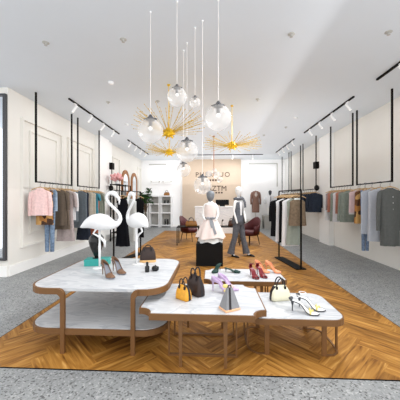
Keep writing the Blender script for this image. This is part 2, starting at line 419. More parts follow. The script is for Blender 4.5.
def base_ring(t, z):
    for sx in (-1, 1):
        bm = NB(); box(bm, sx*.27-.022, sx*.27+.022, -.27, -.255, 0, z); obj('leg', bm, M['bronze'], t)
        bm = NB(); box(bm, sx*.27-.022, sx*.27+.022, .255, .27, 0, z); obj('leg', bm, M['bronze'], t)
        for sy in (-1, 1):
            obj('side_post', BX(sx*.44-.008, sx*.44+.008, sy*.14-.012, sy*.14+.012, 0, z), M['bronze'], t)
        pts = [(sx*.27, -.262), (sx*.36, -.255), (sx*.415, -.21), (sx*.436, -.14), (sx*.44, 0), (sx*.436, .14), (sx*.415, .21), (sx*.36, .255), (sx*.27, .262)]
        bm = NB(); flatbar(bm, [(x, y, .009) for x, y in pts], .02, .016); obj('floor_ring', bm, M['bronze'], t)
nest_table('low white marble display table with rounded corners, at the right', .79, 2.8, rrect(-.45, .45, -.34, .34, .13), .39, base_ring)
nest_table('white marble display table with scooped corners, behind the other three', .42, 3.66, ticket(-.53, .53, -.29, .29, .09), .45, base_frame(.3, .25))

# ================================================================= FLAMINGOS
def flamingo(label, loc, rz):
    t = thing('flamingo_statue', label, 'statue', loc, rz)   # faces +x
    J = [(-.235, .515, .004), (-.2, .53, .028), (-.14, .56, .062), (-.07, .582, .092), (0, .585, .106), (.07, .573, .1), (.135, .557, .078), (.19, .552, .052), (.235, .57, .033),
         (.262, .61, .025), (.262, .655, .021), (.24, .70, .019), (.18, .765, .018), (.125, .82, .018), (.097, .87, .018), (.103, .915, .019), (.135, .943, .022), (.175, .945, .031), (.205, .925, .028), (.225, .9, .016)]
    P_ = [Vector((a, 0, b)) for a, b, _ in J]; pts = []; rad = []
    for k in range(len(J)-1):                      # smooth spine, one continuous body-neck-head surface
        p0, p1, p2, p3 = P_[max(k-1, 0)], P_[k], P_[k+1], P_[min(k+2, len(J)-1)]
        for q in (0, .25, .5, .75):
            pts.append(.5*((2*p1)+(p2-p0)*q+(2*p0-5*p1+4*p2-p3)*q*q+(3*p1-p0-3*p2+p3)*q**3)); rad.append(J[k][2]*(1-q)+J[k+1][2]*q)
    pts.append(P_[-1]); rad.append(J[-1][2])
    bm = NB(); tube(bm, pts, rad, 18); obj('body', bm, M['whitem'], t, smooth=True)
    bm = NB(); tube(bm, [(.205, 0, .92), (.24, 0, .89), (.255, 0, .85), (.25, 0, .80)], [.022, .019, .013, .004], 10); obj('beak', bm, M['whitem'], t, smooth=True)
    bm = NB(); tube(bm, [(.0, .02, .53), (.0, .02, .33), (0, .02, .27), (0, .02, .012)], [.02, .012, .018, .011], 8); obj('leg', bm, M['whitem'], t, smooth=True)
    bm = NB(); tube(bm, [(.0, -.03, .53), (-.06, -.03, .44), (.03, -.03, .39), (.08, -.03, .34), (.085, -.03, .27)], [.018, .012, .015, .02, .008], 8); obj('folded_leg', bm, M['whitem'], t, smooth=True)
    bm = NB(); lathe(bm, [(.075, 0), (.075, .006), (.02, .012)], 20); obj('base_plate', bm, M['whitem'], t)
    return t
flamingo('white flamingo statue on one leg with its tail pointing left, on the two-tier table', (-1.43, 3.2, .636), math.radians(4))
flamingo('white flamingo statue on one leg with its tail pointing right, on the two-tier table', (-1.0, 3.42, .636), math.radians(138))

# ================================================================= SHOES
def shoe(name, label, loc, rz, col, group, style='pump', heel=.095, inner=None, L=.235, heelcol=None):
    t = thing(name, label, 'shoe', loc, rz, group)             # toe points to +x
    N = 14
    def sole_z(u):
        if u < .3: return heel-.012*(u/.3)
        if u < .72: s = (u-.3)/.42; return (heel-.012)*(1-(3*s*s-2*s*s*s))
        return .006*((u-.72)/.28)
    def hw(u): return 1.05*(.018+.012*math.sin(min(1, u/.6)*PI/2) + .014*math.exp(-((u-.72)/.17)**2))*(1 if u < .85 else max(.12, math.sqrt(max(0, 1-((u-.85)/.152)**2))))
    rs = []
    for i in range(N+1):
        u = i/N; x = -L*.45+u*L*math.cos(.3 if u < .6 else .15); z = sole_z(u); h = hw(u)
        rs.append([(x, -h, z+.002), (x, -h, z+.010), (x, h, z+.010), (x, h, z+.002)])
    xs = [r[0][0] for r in rs]
    obj('sole', rings(NB(), rs), inner or col, t)
    if style in ('pump', 'mule', 'sandal'):
        i0 = 9 if style == 'pump' else 9
        bm = NB(); rr = []
        hi = {'pump': .036, 'mule': .034, 'sandal': .03}[style]
        for i in range(i0, N+1):
            u = i/N; h = hw(u); z = sole_z(u)+.008; k = 1-.72*((i-i0)/(N-i0))**1.6
            if style == 'sandal' and i > 12: break
            rr.append([(xs[i], h*math.cos(a), z+hi*k*math.sin(a)) for a in [PI*j/8 for j in range(9)]])
        rings(bm, rr, False, False, close=False)
        o = obj('upper', bm, col, t, smooth=True); s = o.modifiers.new('s', 'SOLIDIFY'); s.thickness = .003
    if style == 'pump':
        bm = NB(); rr = []
        for k in range(13):            # heel counter wall round the back, rising to the back
            a = PI*.5+PI*k/12; q = abs(k-6)/6
            u = max(0, .0+.0)
            x = xs[0]+.024+math.cos(a)*.026; y = hw(.05)*math.sin(a)*1.05
            if k in (0, 12): pass
            top = heel+.055-.012*q
            rr.append([(x, y, heel), (x+.006, y*.92, top)])
        for sgn in (1, -1):
            pass
        rings(bm, rr, False, False, close=False)
        # side walls joining counter and toe box
        for sgn in (1, -1):
            R = []
            for i in range(1, i0+1):
                u = i/N; q = i/i0; R.append([(xs[i], sgn*hw(u), sole_z(u)+.004), (xs[i], sgn*hw(u)*.95, sole_z(u)+.01+.048*(1-q)+.012*q)])
            rings(bm, R, False, False, close=False)
        o = obj('heel_counter', bm, col, t, smooth=True); s = o.modifiers.new('s', 'SOLIDIFY'); s.thickness = .003
    if style == 'strappy':
        bm = NB()
        for sg in (-1, 1): tube(bm, [(xs[i], sg*hw(i/N)*.98, sole_z(i/N)+.006) for i in range(0, N+1)], .005, 6)
        obj('sole_edge', bm, col, t)
        bm = NB(); tube(bm, [(xs[0]+.024-math.cos(a)*.03, .024*math.sin(a), heel+.02) for a in [-1.5+3*k/10 for k in range(11)]], [.012]*11, 6); obj('heel_counter', bm, col, t)
        bm = NB(); h = hw(.66)
        tube(bm, [(xs[9]+.02*k/8, h*math.cos(PI*k/8), .02+.03*math.sin(PI*k/8)) for k in range(9)], .006, 6); tube(bm, [(xs[11]-.02*k/8, h*math.cos(PI*k/8), .012+.026*math.sin(PI*k/8)) for k in range(9)], .006, 6)
        obj('toe_straps', bm, ystrap, t)
        bm = NB(); tube(bm, [(xs[0]+.05+math.cos(a)*.036, .031*math.sin(a), heel+.05) for a in [2*PI*k/14 for k in range(15)]], .003, 6); obj('ankle_strap', bm, M['white'], t)
    if style == 'sandal':
        bm = NB(); rr = []
        for k in range(13):
            a = PI*.45+PI*1.1*k/12; rr.append([(xs[0]+.024+math.cos(a)*.028, hw(.05)*1.1*math.sin(a), heel+.001), (xs[0]+.03+math.cos(a)*.026, hw(.05)*math.sin(a), heel+.05)])
        rings(bm, rr, False, False, close=False); o = obj('heel_cup', bm, col, t, smooth=True); s = o.modifiers.new('s', 'SOLIDIFY'); s.thickness = .003
        bm = NB(); tube(bm, [(xs[0]+.055+math.cos(a)*.036, .031*math.sin(a), heel+.055+.006*math.cos(a)) for a in [2*PI*k/14 for k in range(15)]], .003, 6); obj('ankle_strap', bm, col, t)
    bm = NB(); lathe(bm, [(.005, 0), (.005, .01), (.006, heel*.5), (.016, heel-.008), (.017, heel+.002)], 10, (xs[0]+.02, 0, 0)); obj('heel', bm, heelcol or col, t, smooth=True)
    return t
ystrap = mat('pale_yellow_strap', srgb(226, 206, 120), .45, var=.1)
taupe = mat('taupe_suede', srgb(118, 88, 66), .8, var=.12, scale=60)
greyin = mat('grey_insole', srgb(120, 122, 130), .6, var=.05)
zt = .6345
shoe('high_heel_pump', 'taupe suede pump with grey insole, left of its pair on the two-tier table', (-1.19, 2.87, zt), math.radians(-42), taupe, None, inner=greyin, L=.29, heel=.12)
shoe('high_heel_pump', 'taupe suede pump with grey insole, right of its pair on the two-tier table', (-1.125, 3.03, zt), math.radians(-40), taupe, None, inner=greyin, L=.29, heel=.12)
lil = mat('lilac_satin', srgb(196, 172, 204), .45, var=.08)
shoe('lilac_pump', 'lilac satin pump nearest the left, behind the grey bag', (.09, 2.82, .5005), math.radians(-22), lil, None, L=.26, heel=.11)
shoe('lilac_pump', 'lilac satin pump beside the yellow bow, behind the grey bag', (.16, 2.93, .5005), math.radians(-28), lil, None, L=.26, heel=.11)
grn = mat('dark_green_suede', srgb(18, 52, 44), .7, var=.15, scale=50)
shoe('green_mule', 'dark green heeled shoe standing at the left end of the back table', (.06, 3.8, .4505), math.radians(-120), grn, None, 'mule', heel=.09, heelcol=M['dgrey'])
shoe('green_flat', 'dark green pointed shoe lying to the right of its mate on the back table', (.27, 3.77, .4505), math.radians(-15), grn, None, 'mule', heel=.05, heelcol=M['dgrey'])
red = mat('dark_red_patent', srgb(116, 18, 28), .3, var=.1)
shoe('red_sandal', 'dark red high heel sandal nearest the green shoes', (.545, 3.55, .4505), math.radians(-72), red, None, 'sandal', heel=.11, L=.24)
shoe('red_sandal', 'dark red high heel sandal in front of the peach pumps', (.655, 3.60, .4505), math.radians(-66), red, None, 'sandal', heel=.11, L=.24)
pch = mat('peach_leather', srgb(226, 150, 108), .5, var=.08)
shoe('peach_pump', 'peach leather pump, the one further left of its pair', (.70, 3.81, .4505), math.radians(-38), pch, None, L=.24, heel=.11)
shoe('peach_pump', 'peach leather pump, the one nearer the table end', (.855, 3.80, .4505), math.radians(-32), pch, None, L=.24, heel=.11)
blk = mat('grey_black_strap', srgb(70, 72, 76), .4, var=.1)
shoe('strappy_sandal', 'grey and white high heel sandal nearer the table front edge', (.885, 2.60, .3905), math.radians(-25), blk, None, 'strappy', inner=M['white'], L=.27, heel=.1, heelcol=blk)
shoe('strappy_sandal', 'grey and white high heel sandal with yellow strap, behind its mate', (.985, 2.70, .3905), math.radians(-28), blk, None, 'strappy', inner=M['white'], L=.27, heel=.1, heelcol=blk)
# bow on the lilac pumps
bow = thing('ribbon_bow', 'cream and yellow ribbon bow on the lilac pumps', 'bow', (.16, 2.74, .56), 0)
yel = mat('yellow_satin', srgb(232, 214, 130), .5, var=.15); crm = mat('pink_cream_satin', srgb(226, 196, 190), .5, var=.1)
for k, (dx, dz, m_) in enumerate(((-.03, .03, yel), (.032, .028, crm), (-.02, -.02, yel), (.025, -.022, crm))):
    bm = NB(); ball(bm, (dx, 0, dz), .03, 1, .45, .75, 12); obj('loop', bm, m_, bow, smooth=True)
bm = NB(); ball(bm, (0, -.008, 0), .014, seg=10); obj('knot', bm, yel, bow, smooth=True)

# ================================================================= HANDBAGS
def handbag(label, loc, rz, w_, h, d, col, trim, top=.6, stripe=None, basecol=None, handle=.1, name='handbag', htr=.007):
    t = thing(name, label, 'bag', loc, rz)
    bm = NB(); rs = []
    prof = [(0, .9, .85), (.04, 1, 1), (.3, .99, .96), (.6, .92, .78), (.82, top+.18, .5), (.95, top+.05, .28), (1, top, .16)]
    for zz, kw, kd in prof:
        rs.append([(x, y, zz*h) for x, y in rrect(-w_/2*kw, w_/2*kw, -d/2*kd, d/2*kd, min(w_*kw, d*kd)*.3, 4)])
    rings(bm, rs); body = obj('body', bm, col, t, smooth=True)
    bm = NB(); box(bm, -w_/2*top*.95, w_/2*top*.95, -.006, .006, h*.985, h*1.015); obj('zip', bm, trim, t)
    for s in (-1, 1):
        bm = NB(); hw = w_*.22; y = s*d*.2
        tube(bm, [(hw*math.cos(a)*1.0, y+s*.012*math.sin(a), h*.9+handle*math.sin(a)) for a in [PI*k/12 for k in range(13)]], htr, 8); obj('handle', bm, trim, t, smooth=True)
        for q in (-1, 1):
            bm = NB(); box(bm, q*hw-.012, q*hw+.012, y-.004 + s*.006, y+.004 + s*.006, h*.68, h*.93)
            obj('handle_tab', bm, trim, t)
    if stripe:
        bm = NB(); rs = []
        for zz, kw, kd in prof: 
            x = w_/2*kw+.002; rs.append([(x-.01, -stripe, zz*h), (x, -stripe, zz*h), (x, stripe, zz*h), (x-.01, stripe, zz*h)])
        rings(bm, rs); obj('side_stripe', bm, trim, t)
    if basecol:
        bm = NB(); rs = [[(x, y, z) for x, y in rrect(-w_/2*k, w_/2*k, -d/2*k, d/2*k, d*.3, 4)] for z, k in ((-.001, .93), (.0, 1.01), (.03, 1.02), (.032, .98))]
        rings(bm, rs); obj('base_panel', bm, basecol, t, smooth=False)
    return t
yb = mat('mustard_leather', srgb(222, 158, 48), .45, var=.12, scale=25); bb = mat('dark_brown_leather', srgb(48, 33, 28), .45, var=.12)
bt = mat('black_leather', srgb(28, 22, 24), .4, var=.1); cb = mat('cream_leather', srgb(232, 228, 200), .5, var=.04)
tan = mat('tan_leather', srgb(222, 178, 120), .5, var=.06)
handbag('mustard yellow leather handbag with black handles and side stripe', (-.295, 2.60, .5005), math.radians(-38), .17, .145, .09, yb, bt, stripe=.014, handle=.08, htr=.006)
handbag('dark brown leather handbag with tall black handles, behind the yellow one', (-.185, 2.74, .5005), math.radians(-48), .22, .2, .11, bb, bt, stripe=.014, handle=.1, htr=.0075)
handbag('cream leather handbag with black handles and black side, on the low right table', (.74, 2.92, .3905), math.radians(12), .22, .165, .1, cb, bt, top=.55, stripe=None, handle=.095)
o = [x for x in C.objects if x.get('label', '').startswith('cream leather')][0]
bm = NB(); rs = []
for zz, kw in ((0, .9), (.04, 1), (.3, .99), (.6, .92), (.82, .73), (.95, .6)):
    x = -.11*kw-.003; rs.append([(x, -.022, zz*.165), (x+.012, -.022, zz*.165), (x+.012, .022, zz*.165), (x, .022, zz*.165)])
rings(bm, rs); obj('side_stripe', bm, bt, o)
handbag('dark brown doctor bag with tan base, beside the right flamingo', (-.905, 3.58, zt), math.radians(12), .22, .2, .11, bb, bt, top=.6, basecol=tan, handle=.05, htr=.004)
# grey triangular bag
t = thing('handbag', 'grey wedge-shaped bag with black stripe and peach base, front centre', 'bag', (.15, 2.385, .5005), math.radians(30))
gb = mat('grey_smooth_leather', srgb(134, 134, 136), .5, var=.04); pb = mat('peach_base_leather', srgb(236, 184, 142), .5, var=.05)
bm = NB(); rings(bm, [[(-.075*k, -.06*j, z), (.075*k, -.06*j, z), (.075*k, .06*j, z), (-.075*k, .06*j, z)] for z, k, j in ((.018, 1, 1), (.115, .66, .6), (.195, .36, .2))]); obj('body', bm, gb, t, bevel=.004)
bm = NB(); box(bm, -.078, .078, -.063, .063, 0, .02); obj('base_panel', bm, pb, t, bevel=.003)
bm = NB(); rings(bm, [[(-.03*k-.01, -.062*j-.002, z), (-.03*k+.01, -.062*j-.002, z), (-.03*k+.01, -.062*j+.006, z), (-.03*k-.01, -.062*j+.006, z)] for z, k, j in ((.022, 1, 1), (.115, .6, .6), (.195, .2, .2))]); obj('front_stripe', bm, bt, t)
bm = NB(); tube(bm, [(-.02, 0, .19), (-.012, 0, .215), (.012, 0, .217), (.02, 0, .19)], .006, 8); obj('handle', bm, bt, t)

# small things on the two-tier table
t = thing('gift_box', 'teal gift box at the foot of the left flamingo', 'box', (-1.53, 3.385, zt), math.radians(10))
teal = mat('teal_card', srgb(52, 158, 150), .55, var=.04)
obj('box_body', BX(-.15, .15, -.085, .085, 0, .06), teal, t, bevel=.003); obj('lid', BX(-.153, .153, -.088, .088, .06, .085), teal, t, bevel=.003)
t = thing('ornament_vase', 'black egg-shaped ornament tapering to a foot, on the teal box', 'ornament', (-1.55, 3.39, zt+.086))
vb = mat('black_gloss_ceramic', srgb(24, 24, 24), .2, var=.1)
obj('body', lathe(NB(), [(.018, .008), (.03, .03), (.06, .1), (.088, .17), (.1, .23), (.09, .28), (.06, .315), (.02, .33)], 22), vb, t, smooth=True)
obj('foot', lathe(NB(), [(.05, 0), (.05, .006), (.02, .012)], 18), vb, t)
t = thing('perfume_bottle', 'small black bottle standing in front of the doctor bag', 'bottle', (-.785, 3.07, zt))
obj('bottle_body', lathe(NB(), [(.024, 0), (.027, .01), (.027, .065), (.012, .08), (.012, .085)], 14), vb, t, smooth=True); obj('cap', lathe(NB(), [(.014, .085), (.016, .09), (.016, .115), (.006, .12)], 12), vb, t)
t = thing('trinket_case', 'small black round case beside the black bottle', 'case', (-.70, 3.13, zt))
obj('case_body', lathe(NB(), [(.03, 0), (.042, .012), (.044, .028)], 16), vb, t, smooth=True); obj('lid', lathe(NB(), [(.045, .028), (.042, .048), (.02, .06), (.008, .062), (.008, .07), (.003, .072)], 16), vb, t, smooth=True)

# ================================================================= HANGING FRAMES, HANGERS, GARMENTS
def hang_frame(label, X, ya, yb_, z=1.86, m=None):
    t = thing('clothes_rail', label, 'clothes rail', (X, (ya+yb_)/2, z), 0, None)
    h = (yb_-ya)/2
    for s in (-1, 1):
        obj('drop_post', BX(-.015, .015, s*h-.015, s*h+.015, -.015, H-z), m or M['black'], t)
    obj('rail', BX(-.012, .012, -h+.015, h-.015, -.012, .012), m or M['black'], t)
    return t
LF = [(5.12, 6.46), (6.76, 8.06)]
RF = [(5.30, 6.55), (6.74, 7.97), (9.08, 10.37), (10.66, 11.92), (12.26, 13.45)]
XLF, XRF = -3.60, 3.52
for (a, b), l in zip(LF, ('black ceiling-hung clothes rail with the pink blouse, left wall', 'black ceiling-hung clothes rail with the teal shirt, left wall')): hang_frame(l, XLF, a, b)
for (a, b), l in zip(RF, ('black ceiling-hung clothes rail with the long grey coat, right wall', 'black ceiling-hung clothes rail with sage and rust tops, right wall', 'black ceiling-hung clothes rail with slate blue tops, right wall', 'black ceiling-hung clothes rail, second from the back on the right wall', 'black ceiling-hung clothes rail nearest the back wall, right side')): hang_frame(l, XRF, a, b)

def make_hanger(name, m, label):
    t = thing(name, label, 'hanger')                       # origin at the rail centre, shoulders along x
    bm = NB(); tube(bm, [(0, 0, -.10), (0, 0, -.04), (.022, 0, -.018), (.02, 0, .012), (0, 0, .022), (-.018, 0, .012)], .003, 6); obj('hook', bm, M['dgrey'], t)
    bm = NB(); tube(bm, [(-.19, 0, -.165), (-.1, 0, -.125), (0, 0, -.1), (.1, 0, -.125), (.19, 0, -.165)], [.009, .011, .012, .011, .009], 6); obj('shoulder_bar', bm, m, t, smooth=True)
    return t
hang0 = None
def folded(hx, hy, z, ph, amp, n=28, cy=0, nf=7):
    out = []
    for k in range(n):
        a = 2*PI*k/n; q = 1+amp*math.sin(nf*a+ph)
        ca, sa = math.cos(a), math.sin(a)
        out.append((hx*(abs(ca)**.8)*math.copysign(1, ca)*(1+amp*.2*math.sin(nf*a+ph)), cy+hy*sa*q, z))
    return out
gcount = 0
def garment(name, label, cat, loc, rz, kind, col, length, hw=.2, sleeve=0, group=None, hem=None, coll=None, drop=.15, dep=.035, part=None, hwt=None, parent=None, hemcol=None):
    """kind: top/dress/coat = lofted body from shoulders; trousers"""
    global gcount; gcount += 1
    length -= .03
    t = thing(name, label, cat, loc, rz, group)
    ph = gcount*1.7; hem = hem or hw
    if kind == 'trousers':
        bm = NB(); rings(bm, [folded(hw, dep, -drop, ph, 0), folded(hw*1.02, dep, -drop-.05, ph, 0)], False, False); obj('waistband', bm, coll or col, t, smooth=True)
        for s in (-1, 1):
            bm = NB(); rs = []
            for q in (0, .25, .5, .75, 1):
                rr = hw*(.52-.2*q); rs.append([(x+s*hw*(.48-.06*q), y, z) for x, y, z in folded(rr, dep*(1-.3*q), -drop-.05-q*(length-.05), ph, .06)])
            rings(bm, rs, False, False); obj('trouser_leg', bm, col, t, smooth=True)
        return t
    bm = NB(); rs = []
    sh = hwt or hw
    rs.append(folded(.055, .022, -drop+.02, ph, 0)); rs.append(folded(.075, .03, -drop+.008, ph, 0))
    rs.append(folded(sh*.86, dep*.6, -drop-.03, ph, .0)); rs.append(folded(sh, dep*.8, -drop-.055, ph, .03))
    for q in (.12, .25, .4, .55, .7, .85, 1):
        ww = sh*.96+(hem-sh*.96)*q; 
        if kind == 'dress': ww = (sh*.9 if q < .3 else sh*.78+(hem-sh*.78)*((q-.3)/.7))
        rs.append(folded(ww, dep*(1+.5*q), -drop-.055-q*(length-.055), ph+q*.7, .06+.22*q))
    rings(bm, rs, False, False); b = obj('body', bm, col, t, smooth=True)
    if sleeve:
        for s in (-1, 1):
            bm = NB(); x0 = sh*.93
            pts = [(s*(x0-.03), 0, -drop-.045), (s*(x0+.02), 0, -drop-.085), (s*(x0+.04), 0, -drop-.2), (s*(x0+.05), .004, -drop-.07-sleeve*.6), (s*(x0+.05), .0, -drop-.05-sleeve)]
            tube(bm, pts, [.03, .048, .045, .042, .038], 10, cap=False)
            for v in bm.verts: v.co.y *= .75
            obj('sleeve', bm, col, t, smooth=True)
    if coll:
        bm = NB(); rings(bm, [folded(.06, .03, -drop+.03, ph, 0, n=16), folded(.09, .04, -drop-.005, ph, 0, n=16)], False, False); obj('collar', bm, coll, t, smooth=True)
    if kind == 'coat':
        bm = NB()
        for k in range(4): ball(bm, (.012, -dep*1.15, -drop-.16-k*.12), .009, seg=8)
        obj('buttons', bm, hemcol or M['dgrey'], t)
    return t
def row(X, z, items, prefix, grp, sgn=1):
    global hang0
    for it in items:
        y, nm, cat, lab, kind, col, length, kw = it
        rz = kw.pop('rz', random.uniform(-.08, .08)); dx = kw.pop('dx', 0)
        garment(nm, lab, cat, (X+dx, y, z), rz, kind, col, length, group=None, **kw)
        lb = 'hanger on the rail holding the '+lab
        words = lb.split()
        lb = ' '.join(words[:16])
        if hang0 is None:
            hang0 = make_hanger('clothes_hanger', M['hangerwood'], lb); hang0.location = (X+dx, y, z); hang0.rotation_euler = (0, 0, rz); hang0['group'] = 'clothes hangers'
        else: dup(hang0, (X+dx, y, z), rz, lb, 'clothes hangers')
F = fabric
ZR = 1.86
row(XLF, ZR, [
 (5.25, 'pink_blouse', 'blouse', 'pale pink blouse at the near end of left rail', 'top', F(240, 206, 202), .57, dict(hw=.175, sleeve=.5, hem=.17, coll=F(240, 214, 210), dep=.045)),
 (5.40, 'patterned_tunic', 'tunic', 'brown and gold patterned tunic behind pink blouse', 'top', M['plaid'], .78, dict(hw=.19, hem=.19)),
 (5.52, 'jeans', 'jeans', 'blue denim trousers below the patterned tunic, left wall', 'trousers', F(118, 138, 162, .35), 1.38, dict(hw=.13, dx=.03, dep=.045)),
 (5.66, 'denim_shirt', 'shirt', 'light blue shirt between pink blouse and brown top', 'top', F(170, 188, 208, .2), .5, dict(hw=.12)),
 (5.86, 'brown_cardigan', 'cardigan', 'dark taupe brown top with half sleeves, left wall', 'top', F(104, 92, 80), .84, dict(hw=.2, sleeve=.4, hem=.21, dep=.05)),
 (6.03, 'brown_dress', 'dress', 'dark taupe dress just behind the similar sleeved top', 'dress', F(112, 100, 88), .95, dict(hw=.2, hem=.2)),
 (6.18, 'mauve_dress', 'dress', 'long mauve grey dress on left rail', 'dress', F(182, 168, 166), 1.25, dict(hw=.21, hem=.22, sleeve=.35)),
 (6.29, 'white_shirt', 'shirt', 'white shirt next to the long mauve dress', 'top', F(228, 228, 230, .03), .75, dict(hw=.2, sleeve=.45)),
 (6.42, 'slate_shirt', 'shirt', 'slate grey shirt at the far end of near left rail', 'top', F(120, 128, 134), .8, dict(hw=.2)),
], '', '')
row(XLF, ZR, [
 (6.86, 'slate_tunic', 'tunic', 'slate grey tunic at near end of the second left rail', 'top', F(104, 112, 118), 1.0, dict(hw=.2)),
 (7.08, 'navy_dress', 'dress', 'long dark navy sleeveless dress on left wall', 'dress', F(42, 47, 58, .15), 1.36, dict(hw=.15, hem=.22, dep=.05)),
 (7.24, 'lace_dress', 'dress', 'beige lace dress behind the navy dress', 'dress', F(190, 182, 168, .12), .95, dict(hw=.2, hem=.2)),
 (7.42, 'beige_sweater', 'sweater', 'sand beige top between navy and teal garments', 'top', F(196, 188, 172, .1), .8, dict(hw=.19)),
 (7.56, 'teal_shirt', 'shirt', 'teal blue shirt on left wall rail', 'top', F(72, 140, 158), 1.0, dict(hw=.2, sleeve=.2, hem=.2)),
 (7.72, 'rust_dress', 'dress', 'long dress with rust orange cloth seen below the left flamingo', 'dress', F(196, 116, 88), 1.34, dict(hw=.17, hem=.16)),
 (7.88, 'sage_shirt', 'shirt', 'grey green short sleeved shirt at far end, left wall', 'top', F(134, 140, 126), .68, dict(hw=.2, sleeve=.22, hem=.21, dep=.05)),
 (8.04, 'olive_shirt', 'shirt', 'grey green plain shirt behind the short sleeved one, left wall', 'top', F(128, 134, 122), .7, dict(hw=.2)),
], '', '')
row(XRF, ZR, [
 (5.36, 'grey_coat', 'coat', 'long dark grey coat at near end of right rail', 'coat', F(92, 94, 92, .08), 1.16, dict(hw=.2, sleeve=.78, hem=.18, dep=.055, hemcol=M['white'])),
 (5.66, 'pale_dress', 'dress', 'long pale grey dress directly behind the dark grey coat', 'top', F(186, 190, 198, .04), 1.12, dict(hw=.24, hem=.25, dep=.045)),
 (5.9, 'pale_tunic', 'tunic', 'pale blue grey tunic with white mark, right wall', 'top', F(184, 190, 200, .04), 1.0, dict(hw=.24, hem=.24, dx=-.03)),
 (6.08, 'jeans', 'jeans', 'blue denim trousers hanging on the right wall rail', 'trousers', F(122, 140, 166, .35), 1.4, dict(hw=.1, dx=-.07, dep=.045)),
 (6.22, 'patterned_tunic', 'tunic', 'brown and gold patterned tunic on right wall rail', 'top', M['plaid'], .8, dict(hw=.23, hem=.23)),
 (6.35, 'pink_sweater', 'sweater', 'pale pink top beside the patterned tunic, right wall', 'top', F(214, 186, 186, .06), .55, dict(hw=.25, dx=-.04)),
 (6.5, 'white_sweater', 'sweater', 'white top behind the pale pink one, right wall', 'top', F(216, 214, 214, .04), .6, dict(hw=.21)),
], '', '')
row(XRF, ZR, [
 (6.86, 'sage_tunic', 'tunic', 'grey green tunic at near end of second right rail', 'top', F(138, 146, 136), .82, dict(hw=.25, hem=.26, dep=.045)),
 (7.02, 'sage_tunic', 'tunic', 'grey green tunic, second on the second right rail', 'top', F(144, 152, 142), .8, dict(hw=.23, hem=.25)),
 (7.16, 'rust_sweater', 'sweater', 'rust pink top nearest the grey green tunics, right wall', 'top', F(186, 128, 110), .62, dict(hw=.24)),
 (7.30, 'white_tunic', 'tunic', 'white tunic between the two rust tops, right wall', 'top', F(222, 222, 226, .03), .85, dict(hw=.24)),
 (7.46, 'sage_shirt', 'shirt', 'grey green shirt behind the white tunic, right wall', 'top', F(140, 148, 138), .85, dict(hw=.24)),
 (7.62, 'rust_sweater', 'sweater', 'rust pink top further back, right wall', 'top', F(190, 130, 112), .6, dict(hw=.24)),
 (7.76, 'mauve_sweater', 'sweater', 'grey mauve top near end of the second right rail', 'top', F(160, 150, 150), .55, dict(hw=.24)),
 (7.89, 'white_blouse', 'blouse', 'white blouse last on the second right rail', 'top', F(224, 224, 226, .03), .85, dict(hw=.2)),
], '', '')
navy = [F(48, 55, 68, .2), F(38, 43, 54, .2), F(60, 67, 80, .2)]
nl = ['first', 'second', 'third', 'fourth', 'fifth', 'sixth']
row(XRF, ZR, [(9.2+.2*k, 'slate_shirt', 'shirt', '%s dark slate blue shirt from the near end, right wall' % nl[k], 'top', navy[k % 3], .68, dict(hw=.23, sleeve=.45, dep=.05)) for k in range(6)], '', '')
bk = [F(20, 20, 23, .2), F(30, 30, 35, .2)]; tee = F(176, 176, 180, .06)
row(XRF, ZR, [(10.8+.25*k, 'black_jacket' if k != 1 else 'grey_tee', 'jacket' if k != 1 else 'shirt', ('%s black jacket from near end, second rail from back' % nl[k]) if k != 1 else 'light grey tee among the black jackets, right wall', 'top', bk[k % 2] if k != 1 else tee, .6, dict(hw=.23, sleeve=.4, dep=.05)) for k in range(5)], '', '')
row(XRF, ZR, [(12.38+.24*k, 'black_jacket', 'jacket', '%s black jacket on the rail nearest the back wall' % nl[k], 'top', bk[k % 2], .6, dict(hw=.23, sleeve=.4, dep=.05)) for k in range(5)], '', '')

# free-standing racks
def stand_rack(label, p0, p1, z=1.69):
    p0 = Vector(p0); p1 = Vector(p1); c = (p0+p1)/2; L = (p1-p0).length; rz = math.atan2(p1.y-p0.y, p1.x-p0.x)
    t = thing('garment_rack', label, 'clothes rack', (c.x, c.y, .008), rz)
    obj('base_plate', BX(-L/2-.02, L/2+.02, -.11, .11, 0, .02), M['blackm'], t)
    for s in (-1, 1): obj('post', BX(s*L/2-.014, s*L/2+.014, -.014, .014, .02, z), M['black'], t)
    obj('rail', BX(-L/2, L/2, -.012, .012, z, z+.024), M['black'], t)
    return t
stand_rack('black free-standing garment rack with the tweed vest, right side', (1.87, 5.63), (1.69, 6.76))
stand_rack('black free-standing garment rack with the long black dress, left side', (-2.33, 6.0), (-2.0, 7.1))
def on(p0, p1, q): return (p0[0]+(p1[0]-p0[0])*q, p0[1]+(p1[1]-p0[1])*q)
ra, rb = (1.87, 5.63), (1.69, 6.76)
def rackitems(ra, rb, z, items):
    for q, nm, cat, lab, kind, col, length, kw in items:
        x, y = on(ra, rb, q); rz = kw.pop('rz', .1)
        garment(nm, lab, cat, (x, y, z), rz, kind, col, length, drop=.2, **kw)
        h = dup(hang0, (x, y, z), rz, 'hanger holding the '+lab, 'clothes hangers')
